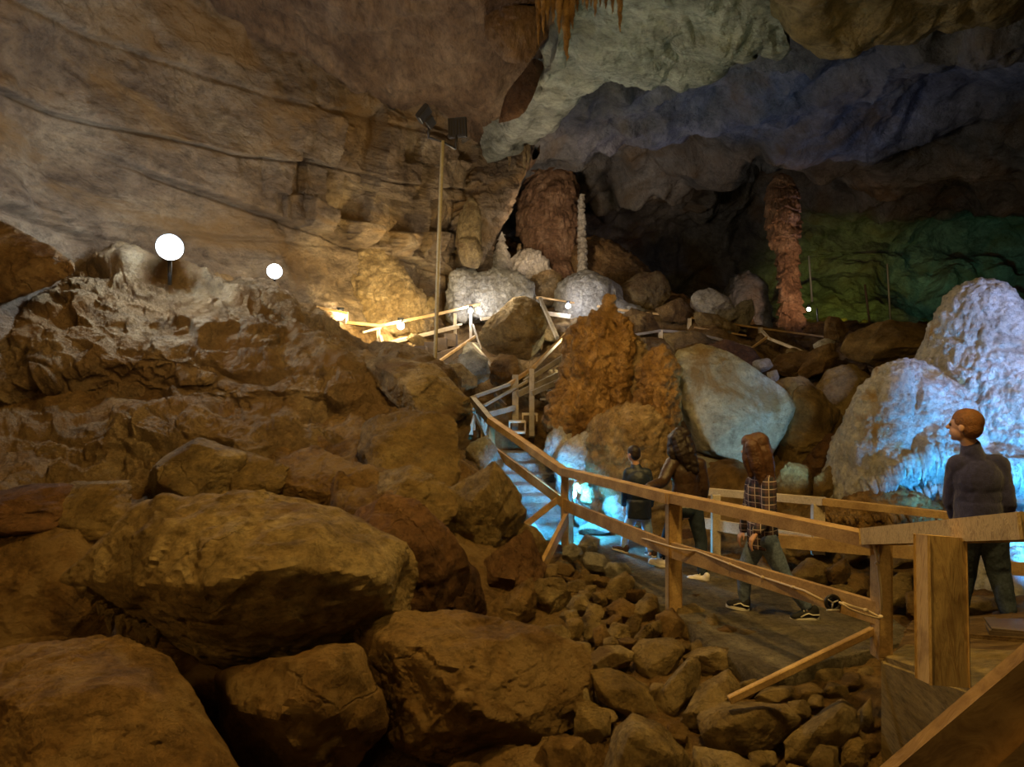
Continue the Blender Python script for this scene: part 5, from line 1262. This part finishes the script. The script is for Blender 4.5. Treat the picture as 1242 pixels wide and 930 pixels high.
def shoe(parent, heel, toe, s, mat, stripe=False, white_laces=False):
    heel = Vector(heel); toe = Vector(toe); d = toe-heel; L = d.length; d.normalize(); sd = d.cross(Vector((0, 0, 1))).normalized(); up = sd.cross(d)
    bm = bmesh.new(); w = .043*s
    R = Matrix((sd, d, up)).transposed()
    ball(bm, heel+d*L*.18+up*.05*s, (w*.9, L*.2, .055*s), 2, R); ball(bm, heel+d*L*.12+up*.085*s, (w*.85, L*.15, .05*s), 2, R)
    ball(bm, heel+d*L*.5+up*.045*s, (w, L*.3, .048*s), 2, R); ball(bm, heel+d*L*.78+up*.035*s, (w*1.05, L*.22, .035*s), 2, R)
    up_ = blob('shoe', bm, .009*s, mat, parent, 5)
    bm = bmesh.new()
    n = 20; ring_ = []
    for k in range(n):
        a = 2*PI*k/n; x = math.cos(a); y = math.sin(a)
        p = heel+d*(L*.5+x*L*.5)+sd*y*w*(1.12 if x > 0 else .98)*(abs(math.sin(a))**.0)
        ring_.append(p)
    vb = [bm.verts.new(p) for p in ring_]; vt = [bm.verts.new(p+up*.026*s) for p in ring_]
    bm.faces.new(vb[::-1]); bm.faces.new(vt)
    for k in range(n): bm.faces.new((vb[k], vb[(k+1) % n], vt[(k+1) % n], vt[k]))
    bmesh.ops.recalc_face_normals(bm, faces=bm.faces[:])
    so = build('sole', bm, M['sole'], None, smooth=False); bpy.context.view_layer.update()
    so.parent = up_; so.matrix_parent_inverse = up_.matrix_world.inverted()
    if stripe:
        for sgn in (-1, 1):
            bm = bmesh.new()
            q = [heel+d*L*.02+up*.055*s, heel+d*L*.25+up*.055*s, heel+d*L*.38+up*.07*s, heel+d*L*.48+up*.062*s, heel+d*L*.66+up*.04*s]
            tube(bm, [p+sd*sgn*w*(.98 if i < 4 else 1.02) for i, p in enumerate(q)], .006*s, 6)
            x = build('side_stripe', bm, M['sole'], None, smooth=True); x.parent = up_; x.matrix_parent_inverse = up_.matrix_world.inverted()
    if white_laces:
        bm = bmesh.new()
        for k in range(4):
            p = heel+d*L*(.42+.09*k)+up*(.098-.011*k)*s; tube(bm, [p-sd*w*.55-up*.004, p+up*.006*s, p+sd*w*.55-up*.004], .0045*s, 6)
        x = build('laces', bm, M['sole'], None, smooth=True); x.parent = up_; x.matrix_parent_inverse = up_.matrix_world.inverted()

def person(label, J, s, face, top, bottom, shoes, hair, body_top=None, hands=None, legw=1.0, vs=.008, torso_r=(.175, .11), hem=None, cuffs=True, collar=None, headk=1.0):
    """J: joints in world coordinates; s: stature / 1.7"""
    J = {k: Vector(v) for k, v in J.items()}
    base = Vector(((J['ankL'].x+J['ankR'].x)/2, (J['ankL'].y+J['ankR'].y)/2, min(J['ankL'].z, J['ankR'].z)-.08*s))
    root = empty('person', base, label, 'person')
    chest = (J['shL']+J['shR'])/2; pel = (J['hipL']+J['hipR'])/2; mid = chest.lerp(pel, .5)
    side = (J['shR']-J['shL']); side.z = 0; side = side.normalized(); fw = Vector((0, 0, 1)).cross(side)
    R = Matrix((side, fw, Vector((0, 0, 1)))).transposed()
    bm = bmesh.new()
    k = s
    hs = .115*s*(1.06 if s < .85 else 1)*headk
    add_head(bm, J['head'], face, hs)
    limb(bm, J['head']-Vector((0, 0, hs*.5)), .055*k, J['neck'], .062*k)
    for S in 'LR':
        limb(bm, J['sh'+S], .05*k, J['el'+S], .036*k); limb(bm, J['el'+S], .036*k, J['wr'+S], .024*k)
        limb(bm, J['hip'+S], .075*k, J['kn'+S], .05*k); limb(bm, J['kn'+S], .05*k, J['ank'+S], .034*k)
        ball(bm, J['ank'+S]-Vector((0, 0, .04*k)), (.03*k, .05*k, .04*k))
        limb(bm, J['sh'+S], .05*k, chest, .07*k)
    ball(bm, chest-Vector((0, 0, .1*k)), (.15*k, .09*k, .2*k), 3, R); ball(bm, mid, (.13*k, .085*k, .2*k), 3, R); ball(bm, pel, (.14*k, .09*k, .12*k), 3, R)
    limb(bm, J['neck'], .06*k, chest-Vector((0, 0, .05*k)), .07*k)
    if hands:
        for (S, d, n, curl, th) in hands: add_hand(bm, J['wr'+S], d, n, .18*k, curl, th)
    blob('body', bm, .0065 if s > .85 else .006, 'skin', root, 3, f=.4)
    eyes(J['head'], face, hs, root)
    # trousers
    bm = bmesh.new()
    for S in 'LR':
        limb(bm, J['hip'+S], .092*k*legw, J['kn'+S], .066*k*legw); limb(bm, J['kn'+S], .066*k*legw, J['ank'+S]+Vector((0, 0, .02)), .05*k*legw)
        limb(bm, J['hip'+S], .09*k, pel+Vector((0, 0, .05*k)), .09*k)
    ball(bm, pel-Vector((0, 0, .0*k)), (.155*k, .115*k, .11*k), 3, R)
    blob('trousers', bm, .011, bottom, root, 6, wrinkle=.016, seed=3, wscale=9)
    # top
    tw, td = torso_r
    if body_top:
        bm = bmesh.new(); ball(bm, pel+Vector((0, 0, .03*k)), (tw*.96*k, td*1.04*k, .12*k), 3, R); blob('shirt', bm, .01, body_top, root, 4, wrinkle=.006)
    bm = bmesh.new()
    up = Vector((0, 0, 1))
    ball(bm, chest-up*.12*k, (tw*k, td*1.05*k, .19*k), 3, R); ball(bm, chest.lerp(pel, .45), (tw*.93*k, td*k, .2*k), 3, R)
    hz = hem if hem is not None else .03
    low = pel+up*(hz)*k
    ball(bm, chest.lerp(low, .8), (tw*.93*k, td*1.04*k, .16*k), 3, R)
    # a clean hem: a flat-bottomed drum
    n = 28; r1 = []; r2 = []
    hi = chest.lerp(low, .6)
    for q in range(n):
        a = 2*PI*q/n; v = side*math.cos(a)*tw*.97*k+fw*math.sin(a)*td*1.08*k
        r1.append(bm.verts.new(low+v)); r2.append(bm.verts.new(hi+v*.95))
    fs = [bm.faces.new((r1[q], r1[(q+1) % n], r2[(q+1) % n], r2[q])) for q in range(n)]+[bm.faces.new(r1[::-1]), bm.faces.new(r2)]
    bmesh.ops.recalc_face_normals(bm, faces=fs)
    for S in 'LR':
        limb(bm, J['sh'+S], .073*k, chest+up*.02*k, .07*k)
        limb(bm, J['sh'+S], .072*k, J['el'+S], .056*k); limb(bm, J['el'+S], .056*k, J['el'+S].lerp(J['wr'+S], .93), .043*k)
    limb(bm, chest, .09*k, J['neck']-up*.03*k, .07*k)
    if collar: limb(bm, J['neck']-up*.05*k, collar*1.1*k, J['neck']+up*.0*k, collar*.95*k)
    blob('jacket' if top != 'plaid' else 'shirt', bm, .011, top, root, 5, wrinkle=.018, seed=8, wscale=8)
    for a in shoes: shoe(root, a[0], a[1], s, a[2], *a[3:])
    hair(root, J['head'], face, hs)
    return root

def cap_hair(mat, length=0.0, back=.3, waves=0, strands=None):
    def f(root, c, face, s):
        r, fw, u = frame_of(face); R = Matrix((r, fw, u)).transposed(); c = Vector(c)
        bm = bmesh.new()
        ball(bm, c+u*s*.36-fw*s*.14, (s*.76, s*.88, s*.80), 3, R)
        ball(bm, c-u*s*.02-fw*s*.38, (s*.70, s*.62, s*.72), 3, R)
        if strands:
            for pts, rad in strands:
                pts = [Vector(p) for p in pts]
                for a, b, ra, rb in zip(pts[:-1], pts[1:], rad[:-1], rad[1:]): limb(bm, a, ra, b, rb, 10)
        V, Fc, N = vox(bm, .008, 3, .5)
        Q = V*np.array([60, 60, 9 if strands else 40.])
        V = V+N*(ridged(Q, 2, 5)*.006+(fbm(V*np.array([9, 9, 14]), 2, 3)*waves))[:, None]
        # keep the face and ears clear
        Vr = V-np.array(c); ff = Vr @ np.array(fw); uu = Vr @ np.array(u); rr = np.abs(Vr @ np.array(r))
        m = (ff > s*.34) & (uu < s*.38) & (uu > -s*1.2) & (rr < s*.58)
        V[m] -= np.outer(np.maximum(0, ff[m]-s*.25), np.array(fw))
        mesh_np('hair', V, Fc, M[mat], root)
    return f

def pw(px, py, Y): return at(px, py, Y)
# man at the right
Y = 5.75
person('man in a navy fleece pullover looking up at the white flowstone, seen from behind', dict(
    head=pw(1170, 517, Y), neck=pw(1178, 541, Y), shL=pw(1161, 563, Y+.03), shR=pw(1211, 563, Y-.06), elL=pw(1153, 606, Y+.14), elR=pw(1222, 608, Y-.12), wrL=pw(1163, 640, Y+.26), wrR=pw(1216, 648, Y+.02),
    hipL=pw(1173, 642, Y+.02), hipR=pw(1202, 642, Y-.02), knL=pw(1170, 694, Y+.16), knR=pw(1211, 692, Y+.02), ankL=pw(1163, 741, Y+.18), ankR=pw(1222, 741, Y-.02)), 1.06,
    (-.62, .77, .12), 'fleece', 'denimman', [(pw(1170, 754, Y+.1), pw(1150, 748, Y+.4), 'shoebrown'), (pw(1228, 756, Y-.1), pw(1208, 750, Y+.2), 'shoebrown')],
    cap_hair('hairginger'), hands=[('L', (-.1, .3, -1), (1, 0, 0), .4, 1), ('R', (0, .2, -1), (-1, 0, 0), .4, -1)], torso_r=(.182, .145), hem=.02, collar=.068, legw=1.22, headk=1.12)
# girl in plaid
Y = 6.05
person('girl with long brown hair in an open plaid shirt striding left, looking away', dict(
    head=pw(915, 546, Y), neck=pw(920, 570, Y), shL=pw(914, 586, Y+.12), shR=pw(932, 587, Y-.13), elL=pw(908, 618, Y+.22), elR=pw(932, 622, Y-.20), wrL=pw(902, 642, Y+.3), wrR=pw(918, 645, Y-.28),
    hipL=pw(920, 655, Y+.08), hipR=pw(931, 655, Y-.07), knL=pw(902, 694, Y+.14), knR=pw(950, 697, Y-.08), ankL=pw(903, 729, Y+.16), ankR=pw(977, 737, Y-.06)), .97,
    (-.98, .22, .04), 'plaid', 'denimgrey', [(pw(909, 741, Y+.12), pw(880, 735, Y+.2), 'shoeblack', True), (pw(994, 751, Y-.1), pw(958, 752, Y-.06), 'shoeblack', True, True)],
    cap_hair('hairbrown', waves=.01, strands=[([pw(917, 540, Y+.02), pw(925, 565, Y), pw(931, 590, Y-.02)], [.09, .085, .045]), ([pw(921, 535, Y-.02), pw(929, 558, Y-.06), pw(937, 588, Y-.08)], [.085, .07, .03]), ([pw(908, 535, Y-.02), pw(906, 558, Y-.05), pw(911, 577, Y-.06)], [.06, .045, .02]), ([pw(912, 541, Y-.10), pw(919, 563, Y-.11), pw(926, 588, Y-.12)], [.06, .07, .035]), ([pw(918, 536, Y), pw(922, 556, Y-.03), pw(928, 580, Y-.04)], [.09, .09, .06])]),
    hands=[('L', (-.5, .1, -1), (1, 0, 0), .5, 1), ('R', (-.6, 0, -.9), (1, 0, 0), .5, -1)], torso_r=(.15, .12), hem=-.07)
# woman
Y = 7.3
person('woman in brown leather jacket with long dark hair, hand on the rail', dict(
    head=pw(826, 532, Y), neck=pw(829, 551, Y), shL=pw(815, 562, Y-.02), shR=pw(848, 563, Y+.0), elL=pw(803, 585, Y-.14), elR=pw(854, 590, Y-.02), wrL=pw(786, 591, 6.98), wrR=pw(851, 612, Y+.08),
    hipL=pw(823, 616, Y), hipR=pw(842, 616, Y), knL=pw(810, 650, Y+.22), knR=pw(850, 655, Y-.0), ankL=pw(805, 677, Y+.42), ankR=pw(852, 696, Y-.07)), .98,
    (-.72, .69, .05), 'leather', 'denimdark', [(pw(812, 690, Y+.32), pw(786, 682, Y+.42), 'shoewhite', False, True), (pw(860, 709, Y-.14), pw(832, 704, Y-.05), 'shoewhite', False, True)],
    cap_hair('hairdark', waves=.02, strands=[([pw(826, 528, Y), pw(835, 548, Y-.07), pw(842, 570, Y-.1)], [.10, .09, .05]), ([pw(822, 530, Y-.05), pw(828, 548, Y-.1), pw(835, 566, Y-.12)], [.09, .08, .04]), ([pw(815, 530, Y), pw(815, 548, Y-.04), pw(818, 558, Y-.05)], [.05, .05, .03])]),
    body_top='greyshirt', hands=[('L', (-.9, -.25, 0), (0, 0, -1), .32, 1), ('R', (0, .3, -1), (-1, 0, 0), .4, -1)], torso_r=(.16, .115), hem=.13)
# boy
Y = 8.15
person('boy in a dark hooded jacket and light blue jeans leading the group', dict(
    head=pw(768, 550.5, Y), neck=pw(771, 563, Y), shL=pw(762, 573, Y), shR=pw(785, 574, Y-.03), elL=pw(758, 594, Y+.0), elR=pw(790, 594, Y-.04), wrL=pw(757, 612, Y+.12), wrR=pw(789, 613, Y+.08),
    hipL=pw(768, 623, Y), hipR=pw(782, 623, Y), knL=pw(760, 644, Y+.08), knR=pw(786, 646, Y-.0), ankL=pw(757, 663, Y+.1), ankR=pw(788, 668, Y-.05)), .78,
    (-.6, .8, .0), 'navy', 'denimlight', [(pw(762, 671, Y+.05), pw(742, 665, Y+.18), 'shoebrown'), (pw(796, 676, Y-.08), pw(782, 672, Y+.06), 'shoebrown')],
    cap_hair('hairdark'), hands=[('L', (0, .3, -1), (1, 0, 0), .4, 1), ('R', (0, .3, -1), (-1, 0, 0), .4, -1)], torso_r=(.195, .15), hem=-.06)
# ------------------------------------------------------------------ lamps and light
M['lampwhite'] = glow('white_lamp_glass', (.85, .92, 1), 14)
M['lampwarm'] = glow('walkway_lamp_glass', (1, .95, .85), 25)
M['lampblue'] = glow('blue_lamp_glass', (.55, .85, 1), 22)
def floodlamp(px, py, Y, rad, label, power, col):
    c = at(px, py, Y); cam = Vector((0, 0, CAM_H)); n = (cam-c).normalized()
    r = rad*Y/F
    t = empty('floodlight', c-n*.1, label, 'lamp')
    bm = bmesh.new(); ball(bm, c, (r, r, r*.35) if False else r*.98, 3); 
    for v in bm.verts:
        q = v.co-c; v.co = c+q-n*q.dot(n)*.7
    build('lens', bm, M['lampwhite'], t, smooth=True)
    bm = bmesh.new(); tube(bm, [c-n*r*1.8, c-n*r*.9, c-n*.0], r*.5, 20, r*1.06); build('housing', bm, M['black'], t, smooth=True)
    bm = bmesh.new(); tube(bm, [c-n*r*1.2, c-n*r*1.2-Vector((0, 0, r*3.0))], r*.16, 8); build('bracket', bm, M['black'], t, smooth=True)
    L = bpy.data.lights.new('flood', 'POINT'); L.energy = power; L.color = col; L.shadow_soft_size = r
    o = bpy.data.objects.new('flood_light', L); C.objects.link(o); o.location = c+n*(r+.1)+Vector((0, 0, .3))
floodlamp(206, 300, 10.2, 15.5, 'big dazzling white floodlight on the crest of the left outcrop', 260, (.62, .78, 1))
floodlamp(333, 329, 12.6, 9, 'second, smaller round white floodlight right of the dazzling one', 70, (1, .93, .82))
def small_lamp(px, py, Y, power, col, label, rad=3.6, mat='lampwarm'):
    c = at(px, py, Y); r = rad*Y/F
    t = empty('walkway_lamp', c, label, 'lamp')
    bm = bmesh.new(); ball(bm, c, r, 2); build('bulb', bm, M[mat], t, smooth=True)
    bm = bmesh.new(); tube(bm, [c+Vector((0, 0, r*.6)), c+Vector((0, 0, r*2.0))], r*.5, 10, r*.9); build('socket', bm, M['black'], t, smooth=True)
    L = bpy.data.lights.new('bulb', 'POINT'); L.energy = power; L.color = col; L.shadow_soft_size = .06
    o = bpy.data.objects.new('bulb_light', L); C.objects.link(o); o.location = c+Vector((0, -r-.08, -.02))
small_lamp(413, 383, 15.3, 26, (1, .88, .62), 'bright walkway lamp farthest left on the upper railing', 5)
small_lamp(486, 395, 16, 70, (1, .83, .5), 'bright walkway lamp just right of the first rail post', 4.6)
small_lamp(571, 377, 17.1, 30, (.9, .92, 1), 'small white walkway lamp below the white flowstone curtain', 3)
small_lamp(689, 371, 17.4, 24, (.8, .86, 1), 'small white walkway lamp left of the orange stalagmite tip', 3)
small_lamp(981, 375, 22, 0, (1, 1, 1), 'tiny white lamp in the green chamber beside the tall reddish stalagmite', 2.4)
small_lamp(687, 421, 14.2, 30, (.95, 1, .75), 'tiny white lamp behind the upper flight', 1.6)

def lamp(kind, name, loc, power, col, target=None, size=.3, spot=1.2, blend=.6):
    L = bpy.data.lights.new(name, kind); L.energy = power; L.color = col
    if kind == 'AREA': L.size = size
    else: L.shadow_soft_size = size
    if kind == 'SPOT': L.spot_size = spot; L.spot_blend = blend
    o = bpy.data.objects.new(name, L); C.objects.link(o); o.location = loc
    if target is not None: o.rotation_euler = (Vector(target)-Vector(loc)).to_track_quat('-Z', 'Y').to_euler()
    return o
# blue lamp by the steps
bl = empty('blue_lamp', at(699, 599, 9.0), 'dazzling small lamp glowing blue behind the corner stair post', 'lamp')
bm = bmesh.new(); ball(bm, at(694, 599, 8.98), .06, 2); build('bulb', bm, M['lampblue'], bl, smooth=True)
bm = bmesh.new(); tube(bm, [at(694, 605, 9.0), at(694, 628, 9.0)], .05, 10, .03); build('socket', bm, M['black'], bl, smooth=True)
lamp('SPOT', 'blue_light', at(703, 588, 8.75), 700, (.04, .45, 1), target=at(672, 645, 9.6), size=.1, spot=2.3, blend=.5)
lamp('SPOT', 'blue_boy_light', at(712, 606, 8.8), 150, (.10, .5, 1), target=at(775, 640, 8.3), size=.08, spot=1.0, blend=.8)
lamp('SPOT', 'blue_step_light', at(700, 600, 8.9), 420, (.12, .5, 1), target=at(640, 560, 10.8), size=.1, spot=.9, blend=.8)
# blue floods on the white flowstone (out of frame to the right, low)
lamp('SPOT', 'flow_light_low', at(1330, 690, 6.9), 1300, (.06, .42, 1), target=at(1160, 590, 9.6), size=.25, spot=1.5)
lamp('SPOT', 'flow_light_high', at(1500, 330, 7.0), 650, (.40, .52, 1), target=at(1180, 450, 10), size=.25, spot=1.3)
lamp('SPOT', 'slab_light', at(1010, 590, 8.9), 130, (.35, .75, 1), target=at(890, 490, 10.5), size=.15, spot=1.3)
# unseen lights added for the cave: amber around the camera, then washes and fills
lamp('AREA', 'amber_key', (.2, 2.8, 7.4), 260, (1, .62, .17), target=(-1.2, 6.0, 0), size=.35)
lamp('AREA', 'amber_back', (-1.5, -2.5, 4.0), 24, (1, .64, .18), target=(-1.6, 7, 0), size=1.5)
lamp('AREA', 'amber_right', (3.4, 3.0, 6.8), 140, (1, .67, .2), target=(2.2, 6.0, 0), size=.3)
lamp('AREA', 'amber_low', (-4.5, 1.5, 2.8), 35, (1, .55, .14), target=(-3, 7, 1), size=1)
lamp('AREA', 'outcrop_wash', (.2, 6.0, 6.8), 90, (1, .70, .30), target=(-3.2, 10, 3), size=.4)
lamp('AREA', 'ceiling_wash', (-3, 6, 3.4), 52, (1, .66, .40), target=(-3.5, 11, 8.5), size=1.5)
lamp('SPOT', 'green_wash', at(760, 300, 11), 90, (.55, .95, .70), target=at(800, 70, 12.5), size=.3, spot=1.3)
lamp('SPOT', 'olive_wash', at(1050, 330, 9), 50, (.95, .8, .35), target=at(1060, 10, 10.5), size=.3, spot=1.5)
lamp('SPOT', 'dome_blue', at(1000, 330, 19), 120, (.35, .48, 1), target=at(1020, 120, 17), size=.5, spot=2.0)
lamp('SPOT', 'dome_violet', at(800, 330, 20), 130, (.6, .6, 1), target=at(800, 150, 18), size=.5, spot=1.6)
lamp('SPOT', 'green_chamber', at(1190, 385, 22), 420, (.2, 1, .55), target=at(1190, 350, 29), size=.3, spot=1.15, blend=1)
lamp('SPOT', 'yellow_green_chamber', at(1010, 385, 23.5), 420, (.75, 1, .12), target=at(1020, 355, 29), size=.3, spot=1.2, blend=1)
lamp('SPOT', 'rust_band', at(1150, 330, 17), 130, (1, .5, .16), target=at(1150, 262, 26), size=.3, spot=1.2, blend=1)
lamp('SPOT', 'dome_patch', at(1000, 300, 13), 60, (.35, .5, 1), target=at(1030, 120, 17), size=.2, spot=.7, blend=1)
lamp('SPOT', 'column_light', at(990, 372, 17.6), 260, (1, .60, .34), target=at(955, 330, 20), size=.15, spot=1.5)
lamp('SPOT', 'giant_light', at(650, 300, 16.5), 480, (1, .72, .48), target=at(668, 240, 22), size=.2, spot=1.3)
lamp('SPOT', 'orange_key', at(720, 380, 7.5), 130, (1, .62, .25), target=at(735, 470, 10.9), size=.3, spot=1.3)
lamp('SPOT', 'cliff_yellow', at(480, 392, 14.2), 620, (1, .74, .30), target=at(440, 340, 17.2), size=.2, spot=1.7, blend=.8)
lamp('SPOT', 'curtain_white', at(560, 372, 16.2), 60, (.72, .78, 1), target=at(592, 345, 18), size=.1, spot=1.7, blend=.8)
lamp('SPOT', 'dome_white', at(700, 372, 16.8), 55, (.72, .76, 1), target=at(715, 355, 18.6), size=.1, spot=2.0, blend=.8)
lamp('POINT', 'mid_fill', at(600, 330, 14.5), 300, (1, .82, .55), size=.5)

W = bpy.data.worlds.new('World'); bpy.context.scene.world = W; W.use_nodes = True
W.node_tree.nodes['Background'].inputs[0].default_value = (.20, .16, .12, 1)
W.node_tree.nodes['Background'].inputs[1].default_value = .05

cam = bpy.data.cameras.new('Camera'); co = bpy.data.objects.new('Camera', cam); C.objects.link(co)
cam.sensor_width = 36; cam.lens = F/1242*36; cam.clip_start = .05; cam.clip_end = 200
co.location = (0, 0, CAM_H); co.rotation_euler = (PI/2, 0, 0)
bpy.context.scene.camera = co
sc = bpy.context.scene
sc.view_settings.view_transform = 'Standard'; sc.view_settings.look = 'None'; sc.view_settings.gamma = 1
sc.view_settings.use_curve_mapping = False; sc.view_settings.exposure = .15
